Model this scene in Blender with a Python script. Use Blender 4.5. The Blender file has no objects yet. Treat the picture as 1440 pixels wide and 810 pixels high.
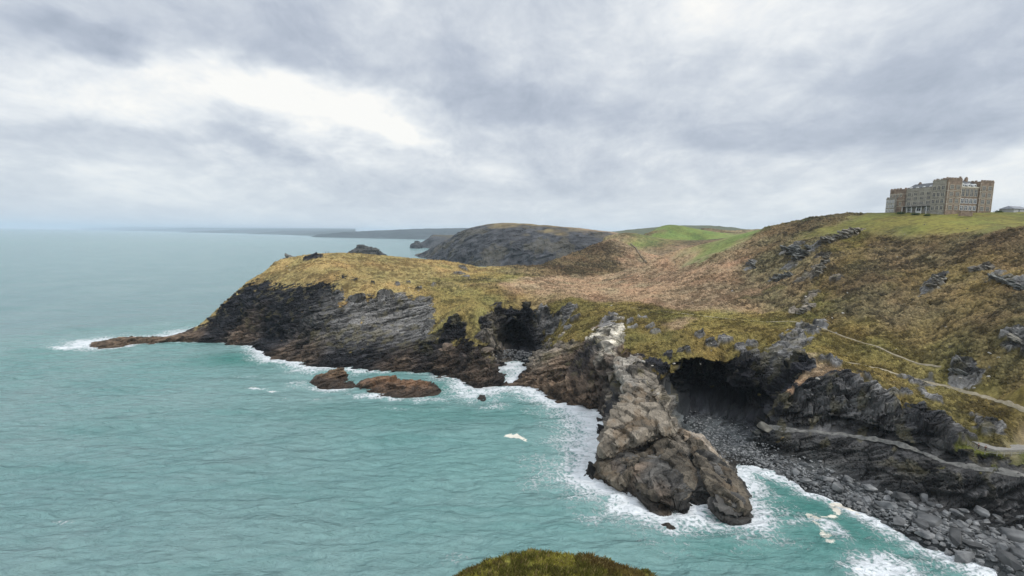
import bpy, bmesh, math, random
import numpy as np
from mathutils import Vector, Matrix
R = math.radians
Q = 1.0                                  # mesh fineness
random.seed(4); rng = np.random.default_rng(4)
SC = bpy.context.scene
COL = SC.collection
# ------------------------------------------------------------------ camera
F, CX, CY = 680.0, 720.0, 405.0
H = 75.0
HAZE = 5.5e-5
PITCH, ROLL = math.atan(74.5/680), R(0.91)
CAM = np.array([0, 0, H])
_f = np.array([0, math.cos(PITCH), -math.sin(PITCH)])
_u0 = np.array([0, math.sin(PITCH), math.cos(PITCH)]); _r0 = np.array([1., 0, 0])
_r = math.cos(ROLL)*_r0 + math.sin(ROLL)*_u0
_u = -math.sin(ROLL)*_r0 + math.cos(ROLL)*_u0
cd = bpy.data.cameras.new("camera"); cam = bpy.data.objects.new("camera", cd); COL.objects.link(cam)
M = Matrix.Identity(4)
for i in range(3):
    M[i][0], M[i][1], M[i][2], M[i][3] = _r[i], _u[i], -_f[i], CAM[i]
cam.matrix_world = M
cd.sensor_width = 36; cd.lens = 36*F/1440; cd.clip_start = 0.5; cd.clip_end = 120000
SC.camera = cam

def ray(px, py):
    d = _f + (px-CX)/F*_r + (CY-py)/F*_u
    return d
def at(px, py, d=None, z=None):
    """world point seen at a pixel: at forward distance d, or at height z"""
    v = ray(px, py)
    t = d/v[1] if d is not None else (z-H)/v[2]
    return CAM + v*t
def gnd(px, d, z=0.0):
    v = ray(px, 330+0.0159*(px-720))
    return np.array([v[0]/v[1]*d, d, z])

# ------------------------------------------------------------------ noise
def _hash(ix, iy, iz, seed):
    h = (ix.astype(np.uint32)*np.uint32(374761393) + iy.astype(np.uint32)*np.uint32(668265263)
         + iz.astype(np.uint32)*np.uint32(2147483647) + np.uint32(seed*974711+12345))
    h = (h ^ (h >> np.uint32(13)))*np.uint32(1274126177)
    h = (h ^ (h >> np.uint32(15)))*np.uint32(2246822519)
    h = h ^ (h >> np.uint32(16))
    return h.astype(np.float32)*np.float32(1/4294967296.0)
def vnoise(p, seed=0):
    """value noise, 0..1 ; p is (N,3)"""
    p = np.asarray(p, np.float32)
    f = np.floor(p); i = f.astype(np.int64); t = p-f
    t = t*t*t*(t*(t*6-15)+10)
    out = 0
    for dx in (0, 1):
        wx = t[:, 0] if dx else 1-t[:, 0]
        for dy in (0, 1):
            wy = t[:, 1] if dy else 1-t[:, 1]
            for dz in (0, 1):
                wz = t[:, 2] if dz else 1-t[:, 2]
                out = out + wx*wy*wz*_hash(i[:, 0]+dx, i[:, 1]+dy, i[:, 2]+dz, seed)
    return out
def fbm(p, scale, octv=4, seed=0, gain=0.5):
    p = np.asarray(p, np.float32)/scale
    s = 0; a = 1; tot = 0
    for o in range(octv):
        s = s + a*(vnoise(p*(2.03**o)+17.3*o, seed+o)-0.5)*2; tot += a; a *= gain
    return s/tot*1.6
def cells(p, size, seed, R3=None):
    """random value per brick of a rotated 3d lattice"""
    q = p if R3 is None else p @ R3.T
    q = q/np.asarray(size, np.float32)
    row = np.floor(q[:, 2]).astype(np.int64)
    col = np.floor(q[:, 1] + 0.5*(_hash(row, row*0, row*0, seed+5)*2)).astype(np.int64)
    off = _hash(row, col, row*0, seed+9)
    ix = np.floor(q[:, 0]+off).astype(np.int64)
    return _hash(ix, col, row, seed)
def sstep(a, b, x):
    t = np.clip((x-a)/(b-a), 0, 1); return t*t*(3-2*t)
def rot3(ax, ay, az):
    cx, sx, cy, sy, cz, sz = (math.cos(ax), math.sin(ax), math.cos(ay), math.sin(ay), math.cos(az), math.sin(az))
    X = np.array([[1, 0, 0], [0, cx, -sx], [0, sx, cx]]); Y = np.array([[cy, 0, sy], [0, 1, 0], [-sy, 0, cy]])
    Z = np.array([[cz, -sz, 0], [sz, cz, 0], [0, 0, 1]])
    return (X@Y@Z).astype(np.float32)

class RBF:
    def __init__(s, P):
        P = np.asarray(P, float); s.c = P[:, :2]/100
        n = len(P); D = np.linalg.norm(s.c[:, None]-s.c[None], axis=2)
        A = np.zeros((n+1, n+1)); A[:n, :n] = -D - np.eye(n)*1e-5; A[:n, n] = 1; A[n, :n] = 1
        s.w = np.linalg.solve(A, np.append(P[:, 2], 0))
    def __call__(s, xy):
        xy = np.asarray(xy, np.float32)/100; out = np.empty(len(xy), np.float32)
        c = s.c.astype(np.float32); w = (-s.w[:-1]).astype(np.float32)
        for a in range(0, len(xy), 20000):
            q = xy[a:a+20000]
            d2 = (q[:, 0:1]-c[None, :, 0])**2 + (q[:, 1:2]-c[None, :, 1])**2
            out[a:a+20000] = np.sqrt(d2) @ w + s.w[-1]
        return out

def dense(P, step):
    out = []
    for a, b in zip(P[:-1], P[1:]):
        n = max(1, int(np.linalg.norm(b[:2]-a[:2])/step))
        for k in range(n): out.append(a+(b-a)*k/n)
    out.append(P[-1]); return np.array(out)

# ------------------------------------------------------------------ coast and terrain control points (photo pixel -> world)
back = [(1000, 1040), (945, 980), (865, 850), (800, 700), (735, 575), (690, 510), (600, 484), (500, 472), (430, 462), (380, 440), (330, 412), (300, 388)]
coast_px = [(285, 462), (268, 466), (245, 471), (220, 475), (200, 476), (175, 477), (150, 479), (128, 481),
            (126, 485), (142, 489), (160, 489), (190, 483), (220, 481), (260, 479), (300, 479), (330, 479), (352, 485), (372, 498), (378, 503), (400, 506), (420, 512), (440, 517),
            (460, 517), (490, 520), (520, 522), (560, 523), (600, 525), (630, 530), (642, 532), (660, 540), (676, 543), (687, 541), (689, 530), (690, 517), (715, 514), (738, 513), (741, 520),
            (732, 530), (722, 541), (745, 546), (770, 558), (790, 567), (815, 573), (838, 577), (848, 590), (850, 605), (850, 625), (846, 642), (838, 657), (830, 666), (850, 681), (880, 698),
            (905, 709), (930, 719), (952, 718), (972, 712), (983, 704), (1000, 711), (1020, 717), (1038, 720), (1045, 729), (1053, 728), (1052, 712), (1052, 695), (1044, 675), (1040, 660),
            (1070, 664), (1110, 676), (1140, 688), (1165, 698), (1200, 714), (1235, 728), (1270, 747), (1300, 764), (1340, 782), (1380, 797), (1410, 814), (1440, 832), (1520, 880), (1640, 960)]
coast = np.array([gnd(a, d) for a, d in back] + [at(a, b, z=0.0) for a, b in coast_px])
c_d = dense(coast, 7.0)
P = [tuple(p) for p in c_d]
tan = np.gradient(c_d[:, :2], axis=0); tan /= np.linalg.norm(tan, axis=1, keepdims=True)+1e-9
nor = np.stack([tan[:, 1], -tan[:, 0]], 1)            # seaward
for p, n in zip(c_d, nor):
    for k, z in ((5, -3.2), (14, -6.0)):
        q = p[:2]+n*k
        if np.min(np.linalg.norm(c_d[:, :2]-q, axis=1)) > k*0.8: P.append((q[0], q[1], z))
for a, b in ((600, 620), (450, 600), (300, 540), (200, 540), (100, 520), (60, 470), (700, 680), (800, 640), (780, 760), (950, 770), (1100, 740), (1200, 780), (640, 570), (150, 455), (230, 445), (60, 700), (400, 750)):
    P.append(tuple(at(a, b, z=-8.0)))
for a, d in ((330, 520), (450, 560), (600, 620), (700, 760), (250, 430), (150, 420), (740, 900), (800, 1000), (900, 1150), (850, 1250), (950, 1250)): P.append(tuple(gnd(a, d, -8)))
Z = lambda z, *pts: [tuple(at(a, b, z=z)) for a, b in pts]
D = lambda *pts: [tuple(at(a, b, d=d)) for a, b, d in pts]
def line(mode, *pts):
    """dense poly-line of controls; (px,py,z) or (px,py,d)"""
    q = np.array([at(a, b, z=c) if mode == 'z' else at(a, b, d=c) for a, b, c in pts])
    return [tuple(p) for p in dense(q, 6.0)]
# the long low reef
P += line('z', (140, 484, 1.6), (170, 477, 3.0), (205, 475, 3.2), (250, 474, 3.0), (290, 470, 4.5))
P += line('z', (300, 475, 2.5), (345, 478, 3), (375, 487, 3.2), (420, 497, 3.5))
# western headland: cliff foot, cliff crest, grass
P += line('z', (290, 466, 4), (330, 468, 6), (370, 472, 6), (405, 482, 6), (430, 492, 6))
P += line('d', (289, 455, 367), (300, 441, 366), (320, 421, 368), (340, 404, 372), (352, 393, 376), (372, 383, 381), (385, 369, 386), (395, 365, 392))
P += line('d', (330, 446, 338), (350, 436, 333), (370, 430, 330), (400, 440, 313))
P += line('d', (345, 420, 350), (370, 408, 350), (400, 402, 345), (440, 398, 333), (475, 405, 323))
P += line('d', (385, 380, 378), (410, 376, 372), (440, 385, 345), (480, 380, 348))
P += D((400, 366, 395), (415, 362, 398), (440, 359, 402), (460, 359.5, 408), (480, 361, 415), (500, 362, 420), (530, 364, 425), (560, 366, 430), (600, 367, 430), (625, 367, 430), (645, 369, 430), (660, 373, 432), (690, 375, 440), (720, 374.5, 455), (760, 374, 480))
P += Z(42.5, (500, 390)) + Z(41.7, (560, 390)) + Z(42.5, (620, 388)) + Z(39, (690, 400)) + Z(41, (660, 385))
P += D((470, 422, 318), (500, 418, 315), (530, 414, 318), (560, 415, 322), (600, 421, 316), (620, 440, 300), (610, 465, 284), (640, 478, 268), (670, 485, 255), (684, 490, 246))
P += Z(18, (500, 460)) + Z(8.5, (500, 492)) + Z(20, (560, 450)) + Z(11, (560, 480)) + Z(5.5, (560, 503)) + Z(24, (450, 440)) + Z(12, (450, 475)) + Z(6, (460, 500))
P += Z(25, (530, 436)) + Z(14, (530, 472)) + Z(14.5, (600, 478)) + Z(4, (600, 512)) + Z(3, (640, 518)) + Z(16, (630, 483))
P += line('z', (600, 494, 9), (630, 499, 9), (660, 503, 10))
P += Z(28, (690, 440)) + Z(30, (640, 440)) + Z(33, (640, 415)) + Z(23, (690, 462)) + Z(21, (650, 465))
P += line('d', (686, 500, 240), (687, 470, 262), (690, 450, 280), (696, 441, 292))
# the rock flake below it
P += Z(12, (685, 500)) + Z(7, (680, 515)) + Z(4, (665, 528)) + Z(3, (683, 530))
# dark cave notch
P += line('z', (698, 505, 1.5), (720, 500, 2.5), (745, 503, 2.0))
P += D((700, 482, 307), (722, 480, 311), (745, 482, 305))
P += D((697, 445, 308), (712, 440, 314), (728, 440, 316), (742, 448, 312), (755, 462, 300), (764, 480, 290))
P += Z(36, (740, 420)) + Z(34, (700, 424))
P += Z(8, (752, 498)) + Z(11, (764, 490))
# brown rock slope and olive bank east of the notch
P += Z(14, (765, 497)) + Z(17, (790, 490)) + Z(19, (815, 490)) + Z(9, (790, 528)) + Z(5, (760, 532)) + Z(4, (745, 530)) + Z(3, (790, 555)) + Z(11, (815, 525)) + Z(4, (820, 560))
P += Z(20, (785, 468)) + Z(24, (800, 455)) + Z(28, (790, 440)) + Z(31, (760, 430)) + Z(33, (800, 428)) + Z(24, (822, 470))
P += Z(39, (760, 400)) + D((760, 385, 410), (720, 400, 355), (820, 400, 390), (850, 430, 295), (850, 412, 340), (850, 396, 400), (850, 388, 430))
# spur: crest
P += line('z', (842, 462, 28), (852, 490, 25), (872, 520, 21), (890, 545, 19), (905, 570, 16.5), (905, 585, 12.5))
P += line('z', (925, 560, 17), (938, 585, 13), (950, 606, 8))
P += line('z', (872, 612, 4.5), (905, 607, 5.5), (935, 600, 7.5))
P += line('z', (850, 500, 19), (857, 530, 12), (862, 560, 7), (855, 590, 3))
P += Z(12, (882, 575)) + Z(4, (865, 615)) + Z(5, (855, 640))
P += line('z', (885, 634, 4.0), (910, 632, 4.8), (935, 624, 6.0)) + Z(7.5, (960, 635))
P += Z(6.5, (900, 660)) + Z(4, (880, 672)) + Z(6.5, (930, 675)) + Z(3.5, (930, 700)) + Z(3, (955, 702)) + Z(6.5, (955, 665)) + Z(2.5, (855, 668)) + Z(3, (905, 693))
P += Z(2.6, (980, 690)) + Z(3.5, (972, 660))
P += line('z', (985, 640, 7.5), (1005, 655, 7), (1022, 675, 5.5), (1035, 700, 4.5))
P += Z(2, (1030, 655)) + Z(4, (1000, 690)) + Z(3, (1020, 708)) + Z(2, (1044, 715))
P += line('z', (965, 612, 7), (985, 622, 5.5), (1008, 640, 3.5))
# bank right of spur
P += Z(24, (880, 490)) + Z(21, (925, 525)) + Z(18, (935, 548)) + Z(28, (900, 470)) + Z(31, (900, 450)) + D((930, 420, 300), (930, 400, 345), (960, 430, 285))
P += Z(27, (930, 480)) + Z(33, (950, 450)) + Z(25.5, (945, 510))
# big cave, right
P += line('z', (955, 600, 3), (985, 598, 3), (1020, 600, 3.5), (1050, 605, 4.5), (1070, 612, 5))
P += line('z', (950, 580, 4.5), (985, 582, 4.5), (1030, 588, 5), (1065, 592, 7))
P += D((948, 540, 193), (965, 522, 197), (985, 506, 200), (1010, 500, 203), (1040, 505, 200), (1060, 520, 194), (1085, 535, 188))
P += D((950, 562, 191), (985, 550, 197), (1025, 550, 198), (1060, 560, 191), (1080, 570, 182))
# pebble beach and lower wall
P += Z(2, (1000, 620), (1040, 640), (1060, 645), (1100, 655)) + Z(3, (1040, 622), (1080, 640)) + Z(1, (1020, 645), (1130, 678), (1230, 715), (1330, 765))
P += line('z', (1070, 628, 4), (1100, 640, 4), (1130, 651, 4), (1180, 668, 4), (1230, 684, 4), (1300, 704, 4), (1360, 719, 4), (1440, 728, 4), (1520, 740, 4))
P += line('z', (1068, 600, 10), (1075, 599, 10), (1130, 609, 11), (1200, 616, 12.5), (1260, 626, 13.5), (1300, 641, 13), (1330, 653, 13), (1380, 662, 13.2), (1440, 671, 13.4), (1520, 682, 13.6))
P += line('z', (1085, 592, 11), (1130, 602, 12), (1200, 609, 13.5), (1260, 618, 14.5), (1300, 632, 13.6), (1335, 646, 13.5), (1380, 656, 13.8), (1440, 664, 14))
P += line('z', (1100, 555, 21), (1130, 540, 25), (1160, 545, 25), (1190, 532, 28), (1215, 555, 25), (1240, 580, 21), (1270, 602, 18.5), (1310, 612, 18), (1335, 620, 18))
P += Z(2.5, (1200, 700), (1260, 720), (1320, 740), (1400, 765), (1440, 780))
# platform shelf and slope above
P += Z(17.5, (1360, 632), (1400, 638), (1440, 639), (1380, 627), (1420, 629), (1445, 628), (1358, 623)) + Z(21.5, (1400, 606), (1440, 604)) + Z(19.5, (1345, 605))
P += Z(26, (1290, 560)) + Z(30, (1200, 510)) + Z(27, (1280, 532)) + Z(26, (1350, 550)) + Z(26.5, (1400, 562)) + Z(25, (1440, 575)) + Z(28.5, (1150, 520)) + Z(22.5, (1330, 585))
P += Z(38, (1150, 455)) + Z(34.5, (1250, 490)) + Z(33, (1340, 515)) + Z(40, (1440, 499)) + Z(61, (1440, 394)) + Z(33, (1440, 540)) + Z(51, (1440, 445))
P += Z(37, (1300, 480)) + Z(48, (1300, 430)) + D((1300, 380, 235), (1300, 345, 258), (1300, 319, 275), (1220, 319, 302), (1215, 304.5, 330), (1400, 319, 240), (1440, 319, 225), (1400, 345, 218))
P += D((1250, 300, 325), (1320, 299, 318), (1390, 298.5, 310), (1440, 298, 300), (1180, 304, 345), (1150, 308, 352), (1150, 345, 300), (1110, 314, 366), (1080, 320, 378), (1060, 325, 395))
P += Z(46, (1150, 420)) + Z(47.7, (1080, 400)) + D((1080, 345, 345), (1150, 380, 262), (1200, 350, 278), (1220, 400, 232))
P += Z(37, (1080, 440)) + Z(31, (1080, 480)) + Z(28.5, (1050, 500)) + Z(32, (1000, 470)) + Z(36, (1000, 440)) + D((1000, 400, 310), (1000, 360, 370), (940, 380, 395))
P += Z(43, (1200, 440)) + Z(31, (1120, 500))
P += line('d', (852, 394, 410), (900, 372, 420), (930, 361, 420), (960, 350.5, 420), (1010, 338, 410), (1060, 324.5, 397))
P += [tuple(gnd(a, d, z)) for a, d, z in ((870, 450, 37), (905, 460, 44), (935, 460, 51), (965, 455, 59), (1015, 450, 68), (1065, 440, 75))]
# brown knoll, valley, field
P += D((775, 367, 500), (800, 358, 530), (830, 347, 550), (850, 339, 558), (862, 336, 560), (880, 345, 545), (900, 358, 530), (908, 371, 520), (820, 376, 470), (850, 385, 440), (880, 381, 470), (780, 378, 450), (840, 360, 510), (880, 368, 500))
P += D((905, 343, 790), (930, 345, 760), (980, 340, 800), (1030, 332, 880), (980, 326, 900), (1040, 327, 930), (900, 331, 850), (930, 325, 900), (862, 334, 760), (850, 333, 720), (875, 329, 800), (905, 321, 900), (985, 321, 960), (1025, 324.5, 960), (870, 342, 680))
for a, d, z in ((960, 560, 48), (1010, 600, 60), (1060, 600, 74), (920, 620, 50), (1100, 700, 88), (1200, 500, 95), (1300, 500, 99), (1500, 500, 99), (1200, 1000, 95), (1020, 1000, 80), (940, 930, 70), (880, 800, 40), (1060, 1000, 84), (1500, 300, 88), (1560, 220, 75), (1560, 180, 62), (1560, 150, 44), (1560, 130, 25), (1350, 380, 97), (1480, 380, 98), (1720, 120, 22), (1720, 150, 42), (1720, 190, 64), (1720, 250, 82), (1720, 320, 92)):
    P.append(tuple(gnd(a, d, z)))
P = np.array(P)
# drop near duplicates
keep = []
for i, p in enumerate(P):
    if all((abs(P[j, 0]-p[0])+abs(P[j, 1]-p[1])) > 1.2 for j in keep): keep.append(i)
P = P[keep]
base_rbf = RBF(P)

AZ0, AZ1, R0, R1 = R(-44.5), R(55.0), 112.0, 1350.0
NA, NR = 460, 640
azc = np.linspace(AZ0, AZ1, NA); lrc = np.linspace(math.log(R0), math.log(R1), NR)
A_, L_ = np.meshgrid(azc, lrc, indexing='ij')
XY = np.stack([np.sin(A_)*np.exp(L_), np.cos(A_)*np.exp(L_)], -1)
BZ = base_rbf(XY.reshape(-1, 2)).reshape(NA, NR)
def lookup(G, x, y):
    a = np.arctan2(x, y); l = 0.5*np.log(np.maximum(x*x+y*y, 1.0))
    fa = np.clip((a-AZ0)/(AZ1-AZ0)*(NA-1), 0, NA-1.001); fl = np.clip((l-lrc[0])/(lrc[-1]-lrc[0])*(NR-1), 0, NR-1.001)
    i = fa.astype(int); j = fl.astype(int); u = fa-i; v = fl-j
    if G.ndim == 3: u = u[:, None]; v = v[:, None]
    return (G[i, j]*(1-u)*(1-v)+G[i+1, j]*u*(1-v)+G[i, j+1]*(1-u)*v+G[i+1, j+1]*u*v)
def hgt(x, y): return lookup(BZ, np.atleast_1d(np.asarray(x, float)), np.atleast_1d(np.asarray(y, float)))
def hit(px, py, lift=0.0):
    """first point of the bare terrain seen at a photo pixel"""
    v = ray(px, py); v = v/math.hypot(v[0], v[1]); t = np.arange(115, 1300, 0.25)
    z = np.maximum(hgt(v[0]*t, v[1]*t), 0); k = np.argmax(H+v[2]*t <= z)
    if H+v[2]*t[k] > z[k]: k = len(t)-1
    return np.array([v[0]*t[k], v[1]*t[k], z[k]+lift])
# slope of the bare terrain
dxa = np.gradient(np.dstack([XY, BZ]), axis=0); dxr = np.gradient(np.dstack([XY, BZ]), axis=1)
NRM = np.cross(dxr, dxa); NRM /= np.linalg.norm(NRM, axis=2, keepdims=True)+1e-9
NRM *= np.sign(NRM[:, :, 2:3])

# ------------------------------------------------------------------ materials
def new_mat(name, rough=0.9, spec=0.3):
    m = bpy.data.materials.new(name); m.use_nodes = True
    b = m.node_tree.nodes['Principled BSDF']; b.inputs['Roughness'].default_value = rough
    b.inputs['Specular IOR Level'].default_value = spec
    return m, m.node_tree.nodes, m.node_tree.links, b
def noise_mat(name, c1, c2, scale=3.0, rough=0.85, bump=0.3, detail=6, spec=0.3, dist=0.1):
    m, n, l, b = new_mat(name, rough, spec)
    t = n.new('ShaderNodeTexCoord'); x = n.new('ShaderNodeTexNoise'); x.inputs['Scale'].default_value = scale; x.inputs['Detail'].default_value = detail
    l.new(t.outputs['Object'], x.inputs['Vector'])
    r = n.new('ShaderNodeValToRGB'); r.color_ramp.elements[0].position = 0.32; r.color_ramp.elements[1].position = 0.68
    r.color_ramp.elements[0].color = (*c1, 1); r.color_ramp.elements[1].color = (*c2, 1)
    l.new(x.outputs['Fac'], r.inputs['Fac']); l.new(r.outputs['Color'], b.inputs['Base Color'])
    if bump:
        bp = n.new('ShaderNodeBump'); bp.inputs['Strength'].default_value = bump; bp.inputs['Distance'].default_value = dist
        l.new(x.outputs['Fac'], bp.inputs['Height']); l.new(bp.outputs['Normal'], b.inputs['Normal'])
    return m
def attr_mat(name, rough=0.9, fine=2.5, amt=0.35, spec=0.25):
    """albedo from the 'cover' attribute, broken up by fine 3d noise"""
    m, n, l, b = new_mat(name, rough, spec)
    a = n.new('ShaderNodeAttribute'); a.attribute_name = 'cover'
    t = n.new('ShaderNodeTexCoord'); x = n.new('ShaderNodeTexNoise'); x.inputs['Scale'].default_value = fine; x.inputs['Detail'].default_value = 5; x.inputs['Roughness'].default_value = 0.7
    l.new(t.outputs['Object'], x.inputs['Vector'])
    mr = n.new('ShaderNodeMapRange'); mr.inputs['From Min'].default_value = 0.3; mr.inputs['From Max'].default_value = 0.7
    mr.inputs['To Min'].default_value = 1-amt; mr.inputs['To Max'].default_value = 1+amt
    l.new(x.outputs['Fac'], mr.inputs['Value'])
    mx = n.new('ShaderNodeVectorMath'); mx.operation = 'SCALE'
    l.new(a.outputs['Color'], mx.inputs[0]); l.new(mr.outputs['Result'], mx.inputs['Scale']); l.new(mx.outputs['Vector'], b.inputs['Base Color'])
    bp = n.new('ShaderNodeBump'); bp.inputs['Strength'].default_value = 0.6; bp.inputs['Distance'].default_value = 0.3
    l.new(x.outputs['Fac'], bp.inputs['Height']); l.new(bp.outputs['Normal'], b.inputs['Normal'])
    return m
M_land = attr_mat('land_cover')

def tag(o, label=None, cat=None, group=None, kind=None):
    if label: o['label'] = label
    if cat: o['category'] = cat
    if group: o['group'] = group
    if kind: o['kind'] = kind
    return o
def empty(name, loc=(0, 0, 0), rz=0.0):
    o = bpy.data.objects.new(name, None); COL.objects.link(o); o.location = loc; o.rotation_euler = (0, 0, rz); o.empty_display_size = 0.1; return o
def np_mesh(name, V, Fq, mat, col=None, smooth=False, parent=None, attrs=None):
    me = bpy.data.meshes.new(name); V = np.asarray(V, np.float32); Fq = np.asarray(Fq, np.int32); k = Fq.shape[1]
    me.vertices.add(len(V)); me.vertices.foreach_set('co', V.ravel())
    me.loops.add(Fq.size); me.loops.foreach_set('vertex_index', Fq.ravel())
    me.polygons.add(len(Fq)); me.polygons.foreach_set('loop_start', np.arange(len(Fq), dtype=np.int32)*k)
    me.polygons.foreach_set('loop_total', np.full(len(Fq), k, np.int32))
    me.polygons.foreach_set('use_smooth', np.full(len(Fq), smooth))
    me.update(calc_edges=True)
    if col is not None:
        a = me.attributes.new('cover', 'FLOAT_COLOR', 'POINT'); a.data.foreach_set('color', np.c_[col, np.ones(len(col))].astype(np.float32).ravel())
    for nm, v in (attrs or {}).items():
        a = me.attributes.new(nm, 'FLOAT', 'POINT'); a.data.foreach_set('value', np.asarray(v, np.float32))
    me.materials.append(mat)
    o = bpy.data.objects.new(name, me); COL.objects.link(o)
    if parent: o.parent = parent
    return o
def grid_faces(na, nr):
    i = np.arange(na-1)[:, None]*nr + np.arange(nr-1)[None]
    return np.stack([i, i+1, i+nr+1, i+nr], -1).reshape(-1, 4)
def submesh(V, Fq, mask):
    f = Fq[mask]; u, inv = np.unique(f, return_inverse=True)
    return u, inv.reshape(f.shape).astype(np.int32)

# ------------------------------------------------------------------ ground cover: albedo per class, class by nearby samples
C = lambda *c: np.array(c, np.float32)
VEG = {  # light, dark, speckle share
 'straw':   (C(.330, .245, .098), C(.170, .118, .045), .30),
 'straw2':  (C(.250, .200, .070), C(.110, .088, .030), .38),
 'bracken': (C(.375, .262, .158), C(.190, .128, .074), .30),
 'heath':   (C(.155, .112, .058), C(.062, .046, .024), .45),
 'heath2':  (C(.245, .190, .096), C(.084, .066, .033), .50),
 'olive':   (C(.185, .143, .045), C(.080, .060, .016), .42),
 'olive2':  (C(.225, .178, .055), C(.095, .072, .018), .40),
 'lawn':    (C(.195, .185, .040), C(.130, .120, .028), .25),
 'green':   (C(.130, .145, .026), C(.075, .080, .018), .35),
 'field':   (C(.165, .215, .055), C(.125, .165, .044), .2),
 'path':    (C(.360, .300, .190), C(.260, .210, .120), .25),
 'rock':    (C(.2, .2, .2), C(.2, .2, .2), .1),
}
S = []   # (px, py, class, sigma in metres)
def cov(cls, sig, *pts):
    for p in pts: S.append((p[0], p[1], cls, sig))
cov('straw', 14, (400, 380), (430, 372), (470, 368), (460, 385), (500, 372), (540, 372), (580, 375), (500, 390), (540, 392), (580, 395), (620, 380), (560, 405), (640, 378))
cov('straw2', 14, (620, 400), (650, 420), (620, 430), (680, 410), (660, 450), (690, 440), (640, 465), (715, 420), (670, 395), (675, 470), (735, 425), (700, 390))
cov('heath2', 7, (630, 402), (675, 402), (690, 392), (660, 395), (735, 385), (750, 380), (715, 385))
cov('heath', 14, (790, 370), (810, 368), (830, 358), (850, 350), (820, 380), (860, 368), (870, 355), (790, 382), (845, 375))
cov('bracken', 16, (770, 400), (800, 400), (830, 398), (860, 396), (780, 412), (820, 412), (860, 410), (890, 400), (920, 390), (900, 415), (940, 400), (960, 385), (980, 400), (1000, 380), (940, 415), (1000, 415), (1030, 400), (1020, 370), (1040, 350), (970, 420), (1030, 425), (740, 405), (880, 352), (890, 362), (895, 370), (885, 380), (1050, 415))
cov('heath', 6, (985, 392), (1000, 386), (1040, 365), (1020, 355), (1025, 395))
cov('straw', 9, (735, 440), (745, 418), (760, 420))
cov('olive', 10, (770, 440), (800, 445), (820, 440), (790, 465), (850, 440), (870, 450), (890, 470), (910, 480), (930, 500), (930, 470), (960, 480), (990, 470), (960, 500), (920, 520), (1000, 490), (1030, 480), (1050, 490), (1080, 500), (900, 440))
cov('olive2', 10, (780, 430), (830, 430), (860, 432), (940, 445), (980, 445), (1010, 450), (1040, 448), (1080, 455), (1100, 445), (1020, 462), (1060, 470), (1110, 465))
cov('bracken', 5, (965, 450), (955, 458), (1150, 530), (1160, 520), (1120, 510))
cov('heath2', 16, (1060, 400), (1080, 380), (1100, 360), (1060, 345), (1110, 345), (1130, 395), (1120, 420), (1070, 425), (1100, 405), (1150, 365), (1140, 400))
cov('heath', 12, (1080, 330), (1110, 325), (1140, 318), (1165, 310), (1080, 345))
cov('lawn', 7, (1150, 326), (1180, 318), (1195, 322))
cov('lawn', 16, (1220, 312), (1260, 308), (1300, 308), (1340, 308), (1380, 310), (1420, 310), (1440, 306), (1240, 318), (1300, 316), (1400, 317))
cov('olive2', 8, (1200, 350), (1190, 370), (1175, 390), (1165, 410), (1160, 430), (1165, 445), (1215, 340), (1225, 330), (1180, 450), (1200, 465), (1230, 482), (1260, 492), (1180, 490))
cov('green', 5, (1205, 338), (1200, 350), (1150, 425), (1145, 410), (1152, 440), (1085, 410), (1070, 415))
cov('heath', 14, (1250, 335), (1290, 340), (1330, 340), (1380, 335), (1420, 340), (1200, 400), (1230, 400), (1220, 420), (1260, 410), (1200, 380), (1370, 360), (1430, 360), (1280, 430), (1390, 460), (1420, 420), (1300, 450))
cov('heath2', 14, (1250, 370), (1290, 370), (1240, 440), (1270, 450), (1320, 430), (1350, 400), (1340, 460), (1310, 400), (1400, 440), (1430, 500), (1400, 490), (1330, 370), (1210, 440))
cov('olive2', 11, (1350, 380), (1380, 410), (1320, 480), (1350, 490), (1290, 475), (1300, 500), (1270, 480), (1410, 520), (1375, 500), (1340, 390), (1290, 395), (1400, 400), (1360, 440))
cov('olive', 10, (1160, 480), (1190, 500), (1220, 500), (1250, 520), (1280, 545), (1320, 540), (1350, 570), (1400, 590), (1430, 560), (1300, 580), (1340, 595), (1290, 565), (1270, 530), (1430, 590), (1230, 520), (1330, 555), (1380, 580))
cov('lawn', 4, (1340, 545), (1380, 556), (1410, 568), (1435, 574), (1365, 548))
cov('green', 4, (1350, 630), (1370, 638), (1400, 645), (1430, 646), (1350, 618))
cov('straw2', 5, (1310, 570), (1290, 555))
cov('field', 24, (915, 336), (940, 331), (980, 338), (1010, 335), (970, 330), (1000, 330), (1035, 331), (975, 335), (1020, 338), (905, 341), (955, 331))
cov('bracken', 20, (940, 354), (960, 350), (975, 347), (925, 357), (955, 356), (910, 360))
cov('heath', 24, (930, 342), (945, 344), (962, 347), (930, 338), (948, 350))
cov('heath', 14, (935, 341), (955, 342), (925, 345), (945, 350), (970, 344), (960, 349), (920, 352), (932, 347), (945, 343))
cov('heath', 9, (905, 329), (930, 325.5), (915, 327))
cov('heath2', 16, (880, 333), (895, 335), (890, 328), (1000, 323), (1020, 325), (985, 322), (1040, 329))
cov('bracken', 14, (915, 357), (930, 356), (950, 357), (872, 340))
cov('path', 3, (1385, 629), (1400, 630), (1430, 631), (1372, 625))
cov('rock', 3.2, (1110, 352), (1120, 345), (1130, 360), (1140, 350), (1150, 345), (1165, 340), (1180, 335), (1195, 332), (1120, 368), (1115, 375), (1160, 360), (1155, 375), (1150, 385), (1200, 325), (1138, 356), (1172, 338))
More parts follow.
